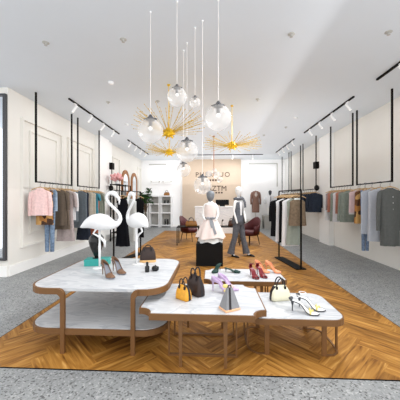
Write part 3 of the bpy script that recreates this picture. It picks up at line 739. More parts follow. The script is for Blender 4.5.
        # this rack's hangers hang a little lower on a longer hook
rackitems(ra, rb, 1.70, [
 (.14, 'tweed_vest', 'vest', 'brown tweed vest on the right free-standing rack', 'top', F(116, 100, 82, .25), .6, dict(hw=.17, hem=.19, dep=.06, coll=F(205, 210, 206, .03))),
 (.3, 'sage_skirt_dress', 'dress', 'long pale sage dress behind the tweed vest', 'dress', F(150, 158, 148, .05), 1.05, dict(hw=.16, hem=.17)),
 (.44, 'white_dress', 'dress', 'long white dress nearest the sage one, right rack', 'top', F(226, 226, 228, .03), 1.1, dict(hw=.19, hem=.2)),
 (.58, 'black_dress', 'dress', 'long black dress between the two white ones, right rack', 'top', F(16, 16, 18, .15), 1.05, dict(hw=.2, hem=.2)),
 (.72, 'white_coat', 'coat', 'long white coat further back, right rack', 'top', F(226, 226, 228, .03), 1.05, dict(hw=.21, hem=.22)),
 (.88, 'black_coat', 'coat', 'long black coat last on the right rack', 'coat', F(20, 20, 22, .15), .95, dict(hw=.24, hem=.26, sleeve=.5)),
])
rackitems((-2.33, 6.0), (-2.0, 7.1), 1.70, [
 (.3, 'black_dress', 'dress', 'long black sleeveless dress between the flamingos', 'dress', F(8, 9, 16, .2), 1.18, dict(hw=.15, hem=.18, dep=.06, rz=-.15)),
 (.55, 'pale_dress', 'dress', 'long pale grey dress behind the black dress, left rack', 'top', F(200, 204, 202, .04), 1.1, dict(hw=.19, hem=.2, rz=-.15)),
 (.85, 'black_jacket', 'jacket', 'black jacket at the back of the left rack', 'top', F(16, 16, 18, .15), 1.05, dict(hw=.2, hem=.2, rz=-.15)),
])

# ================================================================= MANNEQUINS
# dress form on the plinth
t = thing('display_plinth', 'black square plinth under the pale pink dress', 'plinth', (-.08, 6.06, .008))
obj('plinth_body', BX(-.3, .3, -.25, .25, .0, .47), M['blackm'], t); obj('plinth_top', BX(-.3, .3, -.25, .25, .474, .492), M['blackm'], t); obj('reveal', BX(-.285, .285, -.235, .235, .468, .476), M['black'], t)
PZ = .501
mq = thing('dress_mannequin', 'white mannequin with dark grey head in a pale pink dress', 'mannequin', (-.06, 6.06, PZ))
J = [(0, 0, .5, (.11, .085)), (0, 0, .62, (.085, .07)), (0, 0, .76, (.105, .08)), (0, 0, .86, (.1, .065)), (0, 0, .925, (.045, .04)), (0, 0, .99, (.036, .036)),
     (-.13, 0, .885, .035), (-.165, -.01, .76, .032), (-.175, -.03, .63, .028), (-.14, -.1, .56, .022), (-.11, -.13, .53, .02), (.13, 0, .885, .035), (.165, -.01, .76, .032), (.175, -.03, .63, .028), (.14, -.1, .56, .022), (.11, -.13, .53, .02), (0, 0, .25, (.09, .07)), (0, 0, .02, (.03, .03))]
E_ = [(0, 1), (1, 2), (2, 3), (3, 4), (4, 5), (3, 6), (6, 7), (7, 8), (8, 9), (9, 10), (3, 11), (11, 12), (12, 13), (13, 14), (14, 15), (0, 16), (16, 17)]
skin('body', J, E_, M['mannequin'], mq, 0)
gh = mat('grey_head_finish', srgb(122, 128, 134), .5, var=.08)
def head_mesh(s=1):
    bm = NB(); pr = [(.03, -.05), (.045, -.01), (.066, .02), (.08, .07), (.09, .13), (.089, .17), (.074, .205), (.045, .228), (.008, .236)]
    rs = []
    for r, z in pr:
        rs.append([(r*.88*s*math.cos(a), s*(r*1.05*math.sin(a)-(.012 if .02 < z < .1 and math.sin(a) < -.9 else 0)), z*s*(.78 if s > 1.1 else .92)) for a in [2*PI*k/20 for k in range(20)]])
    rings(bm, rs)
    return bm
def head(parent, loc, m, rz=0, s=1):
    o = obj('head', head_mesh(s), m, parent, smooth=True, loc=loc); o.rotation_euler = (0, 0, rz)
    bm = NB(); rings(bm, [[(-.012*s, -.075*s, .075*s), (.012*s, -.075*s, .075*s), (0, -.107*s, .082*s)], [(-.006*s, -.075*s, .12*s), (.006*s, -.075*s, .12*s), (0, -.09*s, .12*s)]]); obj('nose', bm, m, o)
    return o
head(mq, (0, 0, .985), gh, s=1.2)
pk = F(232, 218, 212, .03); wl = F(226, 228, 226, .03); gs = F(142, 144, 148, .08)
dr = obj('dress', rings(NB(), [folded(.13, .10, .875, 0, 0), folded(.15, .115, .80, 0, 0), folded(.135, .105, .68, 0, 0), folded(.115, .095, .56, 0, 0)], False, False), pk, mq, smooth=True); dr['label'] = 'pale pink flared dress with grey sash'
def skirt(z0, z1, r0, r1, amp, nf, n=56, ry=.8):
    rs = []
    for k in range(7):
        q = k/6; rs.append([(( r0+(r1-r0)*q**.8)*(1+amp*q*math.sin(nf*a))*math.cos(a), ry*(r0+(r1-r0)*q**.8)*(1+amp*q*math.sin(nf*a))*math.sin(a), z0+(z1-z0)*q+.02*q*math.sin(nf*a*.5)) for a in [2*PI*j/n for j in range(n)]])
    return rings(NB(), rs, False, False)
obj('skirt', skirt(.565, .12, .12, .335, .09, 8), pk, dr, smooth=True)
obj('underskirt', skirt(.5, .02, .12, .285, .05, 12), wl, dr, smooth=True)
bm = NB(); rings(bm, [folded(.122, .1, .59, 0, 0), folded(.128, .106, .565, 0, 0), folded(.124, .102, .53, 0, 0)], False, False); sash = obj('sash', bm, gs, dr, smooth=True)
bm = NB(); flatbar(bm, [(.01, -.11, .56), (.05, -.15, .46), (.08, -.21, .34), (.12, -.25, .22)], .055, .012, (0, -1, .3)); obj('sash_tail', bm, gs, dr)
bm = NB(); flatbar(bm, [(-.0, -.11, .56), (.01, -.16, .45), (.04, -.2, .36)], .045, .012, (0, -1, .3)); obj('sash_tail', bm, gs, dr)
for s in (-1, 1):
    bm = NB(); ball(bm, (s*.055, -.125, .57), .05, 1, .35, .6, 12); obj('bow_loop', bm, gs, dr, smooth=True)

# walking mannequin
mq = thing('walking_mannequin', 'white mannequin in dark grey trousers, vest and scarf, mid-stride', 'mannequin', (.67, 6.92, .008), math.radians(50))
J = [(0, 0, .98, (.12, .09)), (0, 0, 1.12, (.095, .075)), (0, 0, 1.3, (.115, .085)), (0, 0, 1.42, (.115, .07)), (0, 0, 1.5, (.05, .045)), (-.005, -.01, 1.58, (.04, .04)),
     (-.15, 0, 1.44, .042), (-.19, .02, 1.18, .034), (-.17, -.06, .94, .026), (-.165, -.08, .86, .024),
     (.15, 0, 1.44, .042), (.17, -.05, 1.18, .034), (.06, -.18, .98, .027), (.04, -.2, .9, .024),
     (-.08, 0, .92, .085), (-.13, .02, .52, .052), (-.17, .12, .12, .034), (-.175, .06, .045, .03), (-.185, -.04, .025, .022),
     (.08, 0, .92, .085), (.11, -.06, .52, .052), (.165, -.12, .12, .034), (.17, -.18, .045, .03), (.185, -.27, .025, .022)]
E_ = [(0, 1), (1, 2), (2, 3), (3, 4), (4, 5), (3, 6), (6, 7), (7, 8), (8, 9), (3, 10), (10, 11), (11, 12), (12, 13), (0, 14), (14, 15), (15, 16), (16, 17), (17, 18), (0, 19), (19, 20), (20, 21), (21, 22), (22, 23)]
skin('body', J, E_, M['mannequin'], mq, 0)
head(mq, (-.005, -.01, 1.61), M['mannequin'], rz=math.radians(-10), s=1.02)
g1 = F(96, 98, 104, .2)
tr = obj('trousers', rings(NB(), [folded(.118, .1, 1.08, 0, 0), folded(.15, .125, 1.0, 0, 0), folded(.178, .13, .9, 0, 0), folded(.17, .11, .82, 0, 0)], False, False), g1, mq, smooth=True); tr['label'] = 'dark grey speckled trousers'
for s, pts in ((-1, [(-.08, 0, .9), (-.1, .0, .72), (-.13, .02, .5), (-.155, .08, .28), (-.175, .12, .07)]), (1, [(.08, 0, .9), (.095, -.03, .72), (.115, -.06, .5), (.15, -.1, .28), (.172, -.14, .07)])):
    bm = NB(); tube(bm, pts, [.1, .09, .073, .075, .098], 16, cap=False); obj('trouser_leg', bm, g1, tr, smooth=True)
bm = NB(); rs = []
for z, rx, ry in ((1.47, .11, .07), (1.4, .15, .1), (1.25, .15, .115), (1.1, .145, .115), (.95, .195, .15), (.86, .21, .16)):
    rs.append([(rx*math.cos(a), ry*math.sin(a)*1.05, z+.01*math.sin(6*a)) for a in [math.radians(-62+304*k/30) for k in range(31)]])
rings(bm, rs, False, False, close=False); o = obj('vest', bm, g1, mq, smooth=True); s_ = o.modifiers.new('s', 'SOLIDIFY'); s_.thickness = .012
bm = NB(); rings(bm, [folded(.1, .075, 1.49, 0, 0), folded(.135, .105, 1.38, 0, 0), folded(.12, .1, 1.2, 0, 0), folded(.11, .09, 1.07, 0, 0)], False, False); obj('blouse', bm, F(236, 236, 238, .02), mq, smooth=True)
bm = NB(); tube(bm, [(.105*math.cos(a), .09*math.sin(a), 1.52+.02*math.cos(a)) for a in [2*PI*k/20 for k in range(21)]], .038, 10); sc = obj('scarf', bm, g1, mq, smooth=True)
bm = NB(); flatbar(bm, [(.06, -.1, 1.52), (.09, -.14, 1.42), (.1, -.15, 1.28)], .08, .018, (0, -1, 0)); obj('scarf_end', bm, g1, sc)
for s, px, py in ((-1, -.185, -.04), (1, .185, -.27)):
    bm = NB(); rings(bm, [[(-.03, .11, .0), (.03, .11, .0), (.03, .11, .07), (-.03, .11, .07)], [(-.033, .04, .0), (.033, .04, .0), (.03, .04, .05), (-.03, .04, .05)], [(-.038, -.04, 0), (.038, -.04, 0), (.03, -.04, .045), (-.03, -.04, .045)], [(-.01, -.11, 0), (.01, -.11, 0), (.01, -.11, .015), (-.01, -.11, .015)]]); obj('shoe', bm, vb, mq, loc=(px, py, 0))
handbag('small chestnut brown bag on the right black side table', (.60, 8.66, .614), math.radians(20), .2, .2, .1, mat('chestnut_leather', srgb(74, 42, 26), .5), bt, handle=.08)

# window mannequins at the back right
def plinth(label, x0, x1, y0, y1, z):
    t = thing('display_platform', label, 'platform', ((x0+x1)/2, (y0+y1)/2, 0)); a, b = (x1-x0)/2, (y1-y0)/2
    obj('platform_body', BX(-a+.01, a-.01, -b+.01, b-.01, 0, z-.03), M['platform'], t); obj('platform_top', BX(-a, a, -b, b, z-.03, z), M['shelfback'], t)
plinth('pale platform under the brown coat display', 1.66, 2.55, 13.5, 14.2, .42)
plinth('taller pale platform under the white clothed mannequin', 2.62, 3.75, 13.45, 14.2, .66)
mb = thing('coat_form', 'black-necked dress form wearing the brown coat, on a pale platform', 'mannequin', (2.24, 13.8, .421))
skin('torso', [(0, 0, .9, (.11, .08)), (0, 0, 1.1, (.09, .07)), (0, 0, 1.35, (.12, .08)), (0, 0, 1.46, (.1, .06)), (0, 0, 1.55, (.05, .05))], [(0, 1), (1, 2), (2, 3), (3, 4)], M['blackm'], mb, 1)
bm = NB(); tube(bm, [(0, 0, .02), (0, 0, .92)], .014, 8); lathe(bm, [(.15, 0), (.15, .012), (.02, .02)], 18); obj('stand', bm, M['shelfback'], mb)
brn = F(134, 104, 92, .12)
ct = obj('coat', rings(NB(), [folded(.11, .08, 1.52, 0, 0), folded(.2, .11, 1.46, 0, 0), folded(.18, .13, 1.2, 0, .03), folded(.17, .12, 1.05, 0, .03), folded(.2, .14, .7, 0, .06), folded(.19, .14, .4, 0, .06)], False, False), brn, mb, smooth=True); ct['label'] = 'knee-length brown coat'
for s in (-1, 1):
    bm = NB(); tube(bm, [(s*.18, 0, 1.45), (s*.225, 0, 1.3), (s*.24, 0, 1.05), (s*.235, -.03, .82)], [.05, .055, .05, .045], 10); obj('sleeve', bm, brn, ct, smooth=True)
    bm = NB(); rings(bm, [[(s*.01, -.125, 1.2), (s*.07, -.12, 1.32), (s*.02, -.125, 1.5)], [(s*.01, -.135, 1.2), (s*.07, -.13, 1.32), (s*.02, -.135, 1.5)]]); obj('lapel', bm, F(226, 220, 214, .02), ct)
mb = thing('suited_mannequin', 'pale mannequin with dark grey head in white clothes, back right', 'mannequin', (2.98, 13.75, .661))
skin('body', [(0, 0, .45, (.13, .09)), (0, 0, .65, (.1, .08)), (0, 0, .85, (.13, .09)), (0, 0, .97, (.12, .07)), (0, 0, 1.06, (.05, .05)), (-.17, 0, .96, .05), (-.24, -.02, .75, .04), (-.2, -.1, .56, .035), (.17, 0, .96, .05), (.24, -.02, .75, .04), (.2, -.1, .56, .035), (-.09, 0, .38, .09), (-.1, 0, .04, .06), (.09, 0, .38, .09), (.1, 0, .04, .06)],
     [(0, 1), (1, 2), (2, 3), (3, 4), (3, 5), (5, 6), (6, 7), (3, 8), (8, 9), (9, 10), (0, 11), (11, 12), (0, 13), (13, 14)], M['mannequin'], mb, 0)
head(mb, (0, 0, 1.09), mat('charcoal_head', srgb(70, 72, 76), .5), 0, 1.05)
wj = obj('jacket', rings(NB(), [folded(.12, .09, 1.05, 0, 0), folded(.22, .12, .98, 0, 0), folded(.2, .13, .75, 0, .04), folded(.21, .14, .42, 0, .08)], False, False), F(232, 232, 234, .03), mb, smooth=True)
for s in (-1, 1):
    bm = NB(); tube(bm, [(s*.19, 0, .98), (s*.265, -.01, .78), (s*.25, -.08, .6)], [.06, .062, .05], 10); obj('sleeve', bm, F(222, 224, 226, .04), wj, smooth=True)
bm = NB(); rings(bm, [[(-.02, -.145, 1.0), (.02, -.145, 1.0), (.02, -.12, 1.0), (-.02, -.12, 1.0)], [(-.03, -.155, .72), (.03, -.155, .72), (.03, -.13, .72), (-.03, -.13, .72)]]); obj('tie', bm, gs, wj)

# ================================================================= COUNTER, CHAIRS, SIDE TABLES
t = thing('checkout_counter', 'white marble checkout counter in front of the beige wall', 'counter', (.1, 11.9, 0))
obj('front_panel', BX(-.9, .9, -.4, -.37, 0, 1.14), M['marble_c'], t); obj('counter_body', BX(-.88, .88, -.37, .4, 0, 1.14), M['white'], t); obj('countertop', BX(-.92, .92, -.42, .42, 1.142, 1.19), M['marble_c'], t)
t = thing('cash_register_screen', 'black point of sale screen on the marble counter', 'screen', (.42, 11.85, 1.191))
obj('screen', BX(-.3, .3, -.02, .02, .06, .3), M['blackm'], t); obj('stand', BX(-.12, .12, -.08, .08, 0, .06), M['black'], t)
def lounge_chair(label, loc, rz):
    t = thing('lounge_chair', label, 'chair', loc, rz)      # faces -y
    mr = mat('maroon_velvet', srgb(72, 18, 20), .6, var=.12)
    bm = NB(); rs = []
    for k in range(17):
        a = math.radians(-20+220*k/16); q = max(0, math.sin(a)); ht = .62+.28*q*q
        co = [(.30*math.cos(a), .27*math.sin(a)), (.33*math.cos(a), .31*math.sin(a))]
        tp = [(.36*math.cos(a), .36*math.sin(a)), (.33*math.cos(a), .33*math.sin(a))]
        rs.append([(co[0][0], co[0][1], .36), (co[1][0], co[1][1], .34), (tp[0][0], tp[0][1], ht), (tp[1][0], tp[1][1], ht)])
    rings(bm, rs); obj('backrest', bm, mr, t, smooth=True)
    bm = NB(); lathe(bm, [(.24, .3), (.29, .34), (.3, .42), (.27, .46), (.1, .47)], 24); obj('seat', bm, mr, t, smooth=True)
    for x, y in ((-.2, -.2), (.2, -.2), (-.2, .2), (.2, .2)):
        bm = NB(); tube(bm, [(x*.9, y*.9, .33), (x*1.15, y*1.15, 0)], [.016, .01], 8); obj('leg', bm, M['black'], t)
    return t
lounge_chair('maroon velvet lounge chair behind the left black side table', (-.86, 9.4, .008), math.radians(70))
lounge_chair('maroon velvet lounge chair to the right of the walking mannequin', (1.22, 8.75, .008), math.radians(-55))
def side_table(label, loc):
    t = thing('side_table', label, 'table', loc)
    obj('tabletop', BX(-.36, .36, -.24, .24, .58, .605), M['black'], t)
    for x in (-.345, .345):
        for y in (-.225, .225): obj('leg', BX(x-.014, x+.014, y-.014, y+.014, 0, .58), M['black'], t)
side_table('low black metal side table with a tan handbag, left of the pink dress', (-.82, 8.62, .008))
side_table('low black metal side table to the right of the pink dress', (.52, 8.72, .008))
handbag('tan brown handbag on the left black side table', (-.72, 8.62, .614), math.radians(8), .4, .18, .14, mat('cognac_leather', srgb(134, 88, 30), .5, var=.2), mat('grey_leather', srgb(78, 76, 74), .5), top=.7, handle=.12, htr=.012)
t = thing('shoe_stand', 'small black shoe display stand on the right side table', 'display stand', (.30, 8.7, .614))  # black stand for a shoe, no lamp in it
bm = NB(); lathe(bm, [(.1, 0), (.1, .012), (.02, .02)], 16); obj('base', bm, vb, t)
bm = NB(); tube(bm, [(0, 0, .015), (0, 0, .14), (.04, 0, .22)], [.012, .012, .03], 8); obj('holder', bm, vb, t)
t.name = 'display_stand'

# ================================================================= SHELVES ON THE BACK WALL
def shelf_unit(label, x0, x1, z1=1.72):
    t = thing('shelf_unit', label, 'shelf', ((x0+x1)/2, 14.1, 0)); a = (x1-x0)/2; y0, y1 = -.2, .18
    obj('side_panel', BX(-a, -a+.06, y0, y1, 0, z1), M['white'], t); obj('side_panel', BX(a-.06, a, y0, y1, 0, z1), M['white'], t)
    for z in (.1, .78, 1.26, z1-.035): obj('shelf', BX(-a+.06, a-.06, y0, y1, z-.03, z+.03), M['white'], t)
    obj('back_panel', BX(-a+.06, a-.06, y1-.02, y1, .13, z1-.06), M['shelfback'], t)  # grey colour stands in for the shade inside the white unit
shelf_unit('white three-compartment shelf unit nearest the potted plant', -3.46, -2.88)
shelf_unit('white three-compartment shelf unit with shoes, beside the beige wall', -2.84, -2.22)
shelf_unit('white shelf unit mostly hidden behind the potted plant', -3.93, -3.5)
def clothes_rod(label, x0, x1):
    t = thing('wall_rod', label, 'rod', ((x0+x1)/2, 14.3, 2.46)); a = (x1-x0)/2
    bm = NB(); tube(bm, [(-a, -.2, 0), (a, -.2, 0)], .014, 8); obj('rod', bm, M['shelfback'], t)
    for s in (-1, 1): obj('bracket', BX(s*a-.012, s*a+.012, -.21, 0, -.02, .07), M['shelfback'], t)
clothes_rod('pale grey wall rod above the shelf unit nearest the plant', -3.4, -2.95); clothes_rod('pale grey wall rod above the shelf unit with the shoes', -2.75, -2.3)
handbag('small brown bag on top of the shelf unit with shoes', (-2.52, 14.08, 1.721), 0, .32, .18, .14, mat('brown_tote_leather', srgb(138, 92, 40), .5), mat('grey_strap', srgb(150, 145, 140), .5), top=.6, handle=.12, htr=.01)
for k, (x, z, l) in enumerate(((-2.62, 1.291, 'left black shoe in the top compartment of the shelf unit'), (-2.45, 1.291, 'right black shoe in the top compartment of the shelf unit'), (-2.6, .131, 'left black boot at the bottom of the shelf unit'), (-2.46, .131, 'right black boot at the bottom of the shelf unit'))):
    t = thing('black_shoe' if z > 1 else 'black_boot', l, 'shoe', (x, 14.0, z)); hgt = .16 if z > 1 else .3
    bm = NB(); tube(bm, [(0, -.12, .035), (0, -.03, .05), (0, .05, .07)], [.02, .04, .04], 8); obj('foot', bm, vb, t, smooth=True)
    bm = NB(); tube(bm, [(0, .05, .0), (0, .05, hgt)], [.035, .045], 10); obj('shaft', bm, vb, t, smooth=True)

# ================================================================= LEFT WALL: RACK, MIRRORS, SCONCE, PLANT
def arch_mirror(label, y0, y1, ztop):
    t = thing('arched_mirror', label, 'mirror', (XL+.002, (y0+y1)/2, 0)); a = (y1-y0)/2; zc = ztop-a
    def arch(r, zb): return [(-r, zb)]+[(r*math.cos(PI-PI*k/16), zc+r*math.sin(PI-PI*k/16)) for k in range(17)]+[(r, zb)]
    ou, inn = arch(a, .0), arch(a-.17, .14)
    bm = NB(); rs = [[(x_, y, z) for (y, z), (yi, zi) in zip(ou, inn)] for x_ in (0,)]
    A = [(0.0, y, z) for y, z in ou]; B = [(.05, y, z) for y, z in ou]; Cc = [(.05, y, z) for y, z in inn]; D = [(0.0, y, z) for y, z in inn]
    rings(bm, [A, B, Cc, D, A], False, False); bmesh.ops.remove_doubles(bm, verts=bm.verts[:], dist=1e-5); obj('frame', bm, M['wood'], t)
    bm = NB(); rings(bm, [[(.03, y, z) for y, z in inn], [(.04, y, z) for y, z in inn]]); obj('mirror_glass', bm, M['mirror'], t)
arch_mirror('nearer wood-framed arched mirror on the left wall', 11.08, 12.1, 2.83); arch_mirror('further wood-framed arched mirror on the left wall', 12.4, 13.35, 2.83)
t = thing('shelf_rack', 'black open metal shelf rack below the pink flowers', 'shelf', (-3.5, 9.75, 0))
for x in (-.16, .16):
    for y in (-.62, 0, .62): obj('upright', BX(x-.016, x+.016, y-.016, y+.016, 0, 2.06), M['black'], t)
for z in (.3, .74, 1.18, 1.62, 2.04): obj('shelf', BX(-.16, .16, -.62, .62, z-.012, z+.012), M['black'], t)
k = 0
for z, zn in ((.752, 'second'), (1.192, 'third'), (1.632, 'fourth')):
    for y, yn in ((-.4, 'near left'), (-.15, 'near right'), (.2, 'far left'), (.45, 'far right')):
        cc = [M['white'], vb, M['white'], M['wood']][k % 4]; k += 1
        t2 = thing('display_box', '%s box of the %s shelf up on the black rack, %s side' % (['white', 'black', 'white', 'brown'][(k-1) % 4], zn, yn), 'box', (-3.5, 9.75+y, z+.0005))
        obj('box_body', BX(-.1, .1, -.08, .08, 0, .14), cc, t2); obj('lid', BX(-.104, .104, -.084, .084, .141, .18), cc, t2)
t = thing('flower_vase', 'white vase of pink flowers on top of the black rack', 'vase', (-3.5, 9.36, 2.053))
obj('vase', lathe(NB(), [(.05, 0), (.08, .04), (.07, .1), (.045, .14), (.05, .16)], 16), M['white'], t, smooth=True)
bm = NB()
for i in range(56):
    a = random.random()*2*PI; r = random.random()**.5*.2; ball(bm, (r*math.cos(a)*1.0, r*math.sin(a)*1.2, .25+random.uniform(-.17, .17)*(1-r/.3)), random.uniform(.04, .06), seg=8)
o = obj('flowers', bm, M['pink'], t, smooth=True)
def sconce(label, X, Y, s):
    t = thing('wall_sconce', label, 'lamp', (X, Y, 0))
    obj('shade', BX(-.07, .07, -.1, .1, 2.62, 2.86), M['black'], t)
    bm = NB(); tube(bm, [(0, 0, 2.62), (0, 0, 1.7)], .014, 8); obj('rod', bm, M['black'], t)
    bm = NB(); ball(bm, (0, -.06, 1.92), .09, seg=14, sz=1.2); obj('knob', bm, vb, t, smooth=True)
    bm = NB(); box(bm, *sorted((0, s*.14)), -.012, .012, 2.7, 2.73); box(bm, *sorted((0, s*.14)), -.012, .012, 1.9, 1.93); obj('wall_bracket', bm, M['black'], t)
sconce('black wall lamp on a rod beside the left pilaster', XL+.21, 9.5, -1); sconce('black wall lamp on a rod beside the right pilaster', XR-.21, 9.62, 1)
# potted plant
t = thing('potted_tree', 'tall potted plant with dark green leaves near the back wall', 'plant', (-3.40, 12.9, 0))
obj('pot', lathe(NB(), [(.15, 0), (.2, .35), (.21, .36), (.19, .36), (.17, .32)], 20), M['white'], t, smooth=True)
bm = NB()
tips = []
for i in range(16):
    a = i*2.4; r = .08+.2*random.random(); z = 1.35+.6*random.random(); tips.append((r*math.cos(a), r*math.sin(a), z))
    tube(bm, [(0, 0, .3), (.02*math.cos(a), .02*math.sin(a), .9), (r*.6*math.cos(a), r*.6*math.sin(a), z-.18), tips[-1]], [.016, .012, .007, .004], 6)
obj('stems', bm, mat('brown_stem', srgb(90, 70, 50), .7), t)
bm = NB()
for c in tips:
    for j in range(14):
        a = random.random()*2*PI; e = random.uniform(-.5, .9); d = Vector((math.cos(a)*math.cos(e), math.sin(a)*math.cos(e), math.sin(e))); L = random.uniform(.18, .3)
        sd = d.cross(Vector((0, 0, 1))).normalized()*L*.3; b0 = Vector(c)
        m1 = b0+d*L*.5+Vector((0, 0, .015)); tip = b0+d*L-Vector((0, 0, .05))
        v = [bm.verts.new(p) for p in (b0, m1+sd, tip, m1-sd, m1-Vector((0, 0, .02)))]
        bm.faces.new((v[0], v[1], v[4])); bm.faces.new((v[1], v[2], v[4])); bm.faces.new((v[2], v[3], v[4])); bm.faces.new((v[3], v[0], v[4]))
obj('foliage', bm, M['leaf'], t)

# ================================================================= CEILING FIXTURES
nspot = 0
spot0 = None
def track(label, X, ya, yb_, ns, horizontal=False, x1=None):
    t = thing('track_light_rail', label, 'track light', ((X+(x1 if horizontal else X))/2, (ya+yb_)/2, H))
    if horizontal:
        a = (x1-X)/2; obj('rail', BX(-a, a, -.02, .02, -.03, 0), M['black'], t); ps = [(-a+2*a*(k+.5)/ns, 0) for k in range(ns)]
    else:
        a = (yb_-ya)/2; obj('rail', BX(-.018, .018, -a, a, -.03, 0), M['black'], t); ps = [(0, -a+2*a*(k+.35)/ns) for k in range(ns)]
    for x, y in ps:
        s = -1 if X < 0 else 1
        if horizontal: s = 0
        bm = NB(); tube(bm, [(x, y, -.03), (x, y, -.10)], .012, 8)
        box(bm, x-.016, x+.016, y-.05, y+.05, -.045, -.03)
        h = obj('spot_head', bm, M['white'], t)
        d = Vector((s*.55, -.12, -.85)).normalized(); c = Vector((x, y, -.12))
        bm = NB(); tube(bm, [c-d*.06, c+d*.11], .027, 14); obj('spot_barrel', bm, M['white'], h, smooth=False)
        bm = NB(); tube(bm, [c+d*.11, c+d*.113], .022, 14); obj('lens', bm, M['lamp'], h)
track('black ceiling track with white spotlights over the near left rails', -3.09, 5.44, 8.43, 4)
track('black ceiling track with white spotlights at the back left', -3.09, 9.3, 12.34, 4)
track('black ceiling track with white spotlights at the top right corner', 2.96, 3.9, 4.85, 1)
track('black ceiling track with white spotlights over the middle right', 2.96, 5.63, 8.6, 4)
track('black ceiling track with white spotlights at the back right', 2.9, 9.44, 12.13, 4)
track('black cross-room ceiling track before the beige wall', -1.5, 12.62, 12.62, 4, True, 2.4)
dl0 = None
def downlight(x, y, lab, r=.045, big=False):
    global dl0
    if big:
        t = thing('smoke_detector', lab, 'smoke detector', (x, y, H)); obj('detector_base', lathe(NB(), [(.05, 0), (.05, -.015)], 18), M['white'], t); obj('dome', lathe(NB(), [(.045, -.015), (.04, -.035), (.02, -.045), (.01, -.046)], 18), M['white'], t, smooth=True); return
    if dl0 is None:
        t = thing('sprinkler_head', lab, 'sprinkler', (x, y, H), 0, 'small ceiling sprinklers'); obj('plate', lathe(NB(), [(r, 0), (r, -.006), (r*.4, -.012)], 16), M['shelfback'], t); obj('nozzle', lathe(NB(), [(.012, -.01), (.012, -.035), (.022, -.04), (.004, -.042)], 10), M['shelfback'], t); dl0 = t
    else: dup(dl0, (x, y, H), None, lab)
for x, y, l in ((-2.32, 3.5, 'nearest left'), (-1.22, 3.48, 'nearest, left of centre'), (1.03, 3.48, 'nearest, right of centre'), (2.28, 3.5, 'nearest right'), (-1.22, 5.7, 'second row, left of centre'), (-2.34, 5.7, 'second row, far left'),
                (.97, 5.7, 'second row, right of centre'), (1.72, 8.88, 'back right, close to the track'), (2.19, 7.94, 'third row, right')):
    downlight(x, y, 'small round ceiling sprinkler, '+l)
downlight(2.19, 6.99, 'white ceiling smoke detector between right sprinklers and the track', big=True)
downlight(-2.48, 7.39, 'white ceiling smoke detector on the left, near the gold starburst', big=True)
downlight(-.26, 7.41, 'white ceiling smoke detector just right of the large gold starburst', big=True)
downlight(-1.89, 4.74, 'small white ceiling detector over the left display table', big=True)

# glass globes
def globe(label, px, Z, zc, r, dk):
    x = (px-200)/260*Z; th = math.radians(2.862); X = x*math.cos(th)-Z*math.sin(th); Y = x*math.sin(th)+Z*math.cos(th)
    t = thing('globe_pendant', label, 'pendant lamp', (X, Y, zc), 0)
    bm = NB(); ball(bm, (0, 0, 0), r, seg=32); obj('glass_globe', bm, M['glass'], t, smooth=True)
    bm = NB(); tube(bm, [(0, 0, r*.95), (0, 0, H-zc)], .003, 6); obj('cord', bm, M['cord'], t)
    k = r/.14
    bm = NB(); lathe(bm, [(.012*k, .95*r+.05*k), (.03*k, .95*r+.02*k), (.055*k, .95*r), (.05*k, .93*r-.01*k), (.02*k, .93*r-.014*k)], 12); cp = obj('cap', bm, M['dgrey'], t)
    bm = NB(); lathe(bm, [(.021*k, .93*r-.014*k), (.021*k, .93*r-.075*k), (.008*k, .93*r-.08*k)], 10); obj('socket', bm, M['dgrey'], t)
    bm = NB()
    for a in range(4):
        c, s = math.cos(a*PI/2), math.sin(a*PI/2); tube(bm, [(0, 0, .95*r+.01*k), (.075*k*c, .075*k*s, .97*r-.004*k)], [.018*k, .007*k], 6)
    obj('cap_arms', bm, M['dgrey'], t)
    bm = NB(); ball(bm, (0, 0, .93*r-.1*k), .018*k, seg=10); obj('bulb', bm, M['lamp'], t, smooth=True)
    bm = NB(); lathe(bm, [(.012, H-zc), (.012, H-zc-.01), (.004, H-zc-.016)], 12); obj('ceiling_plate', bm, M['white'], t)
def gz(y, Z): return 1.5+(199.5-y)/260*Z
for px, py, pr, Z, l in ((150.5, 131, 12.5, 3.02, 'clear glass globe pendant in front of the gold starburst, leftmost globe'), (177, 97, 9.7, 2.86, 'clear glass globe pendant with grey cap, highest of the left globes'), (195, 102.5, 5.5, 3.3, 'smallest clear glass globe pendant, hanging near the centre'),
                      (218.3, 118, 13, 2.84, 'largest clear glass globe pendant, rightmost globe'), (187, 151.5, 11, 3.62, 'clear glass globe pendant hanging just above the beige wall edge'), (183.5, 170, 7, 3.8, 'small clear glass globe pendant at the left edge of beige wall'), (202.5, 185.5, 8.8, 3.17, 'lowest clear glass globe pendant, in front of the wall lettering')):
    globe(l, px, Z, gz(py, Z), pr/260*Z, 0)
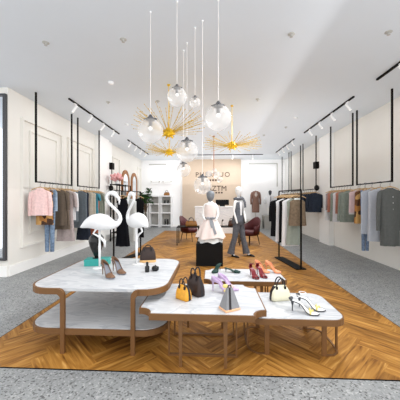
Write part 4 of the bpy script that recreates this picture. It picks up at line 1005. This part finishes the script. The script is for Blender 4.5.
# gold starbursts
def starburst(label, X, Y, zc, R, el):
    t = thing('starburst_lamp', label, 'chandelier', (X, Y, zc), 0)
    bm = NB(); lathe(bm, [(.02, .1), (.07, .07), (.1, .0), (.075, -.05), (.03, -.075), (.006, -.08)], 12)
    for i in range(16):
        a = i*2.4; e = -.9+1.6*i/16; tube(bm, [(0, 0, 0), (.13*math.cos(a)*math.cos(e), .13*math.sin(a)*math.cos(e), .13*math.sin(e))], [.03, .012], 6)
    obj('core', bm, M['gold'], t)
    bm = NB()
    n = 64
    for i in range(n):
        a = 2*PI*i/n; e = math.radians(el[i % 4]); rr = R*[1, .97, .93, .86][i % 4]
        p0 = Vector((.06*math.cos(a), .06*math.sin(a), .0)); p1 = Vector((rr*math.cos(a)*math.cos(e*.5), rr*math.sin(a)*math.cos(e*.5), rr*math.sin(e)))
        tube(bm, [p0, p1], .0035, 4)
    o = obj('wire_rays', bm, M['goldw'], t); o['kind'] = 'stuff'
    bm = NB()
    for i in range(n):
        a = 2*PI*i/n; e = math.radians(el[i % 4]); rr = R*[1, .97, .93, .86][i % 4]
        for q in (.72, .86, 1):
            p1 = Vector((q*rr*math.cos(a)*math.cos(e*.5), q*rr*math.sin(a)*math.cos(e*.5), q*rr*math.sin(e))); ball(bm, p1, .009, seg=6)
    o = obj('ray_beads', bm, M['goldw'], t); o['kind'] = 'stuff'
    bm = NB(); tube(bm, [(0, 0, .08), (0, 0, H-zc)], .006, 8); obj('rod', bm, M['gold'], t)
    bm = NB(); lathe(bm, [(.03, H-zc), (.03, H-zc-.02), (.008, H-zc-.03)], 16); obj('ceiling_plate', bm, M['gold'], t)
starburst('largest gold starburst chandelier, nearest the camera', -.84, 4.9, 2.76, .68, (8, 22, 36, 30))
starburst('gold starburst chandelier on the left, behind the largest one', -1.16, 6.85, 2.75, .63, (0, 10, 20, 5))
starburst('gold starburst chandelier on the right, above the walking mannequin', .44, 6.06, 2.75, .67, (-3, 6, 15, 10))
# copper rod pendant with a cluster of small glass balls
t = thing('copper_pendant', 'thin copper rod pendant ending in small glass balls, before the beige wall', 'pendant lamp', (.03, 8.94, 2.3))
bm = NB(); tube(bm, [(0, 0, 0), (0, 0, H-2.3)], .012, 8); box(bm, -.04, .04, -.04, .04, H-2.3-.02, H-2.3); obj('rod', bm, M['copper'], t)
for x, z, r in ((-.17, .08, .11), (.12, .04, .12), (.02, .18, .09), (.2, -.12, .1)):
    bm = NB(); ball(bm, (x, 0, z), r, seg=18); obj('glass_ball', bm, M['glass'], t, smooth=True)
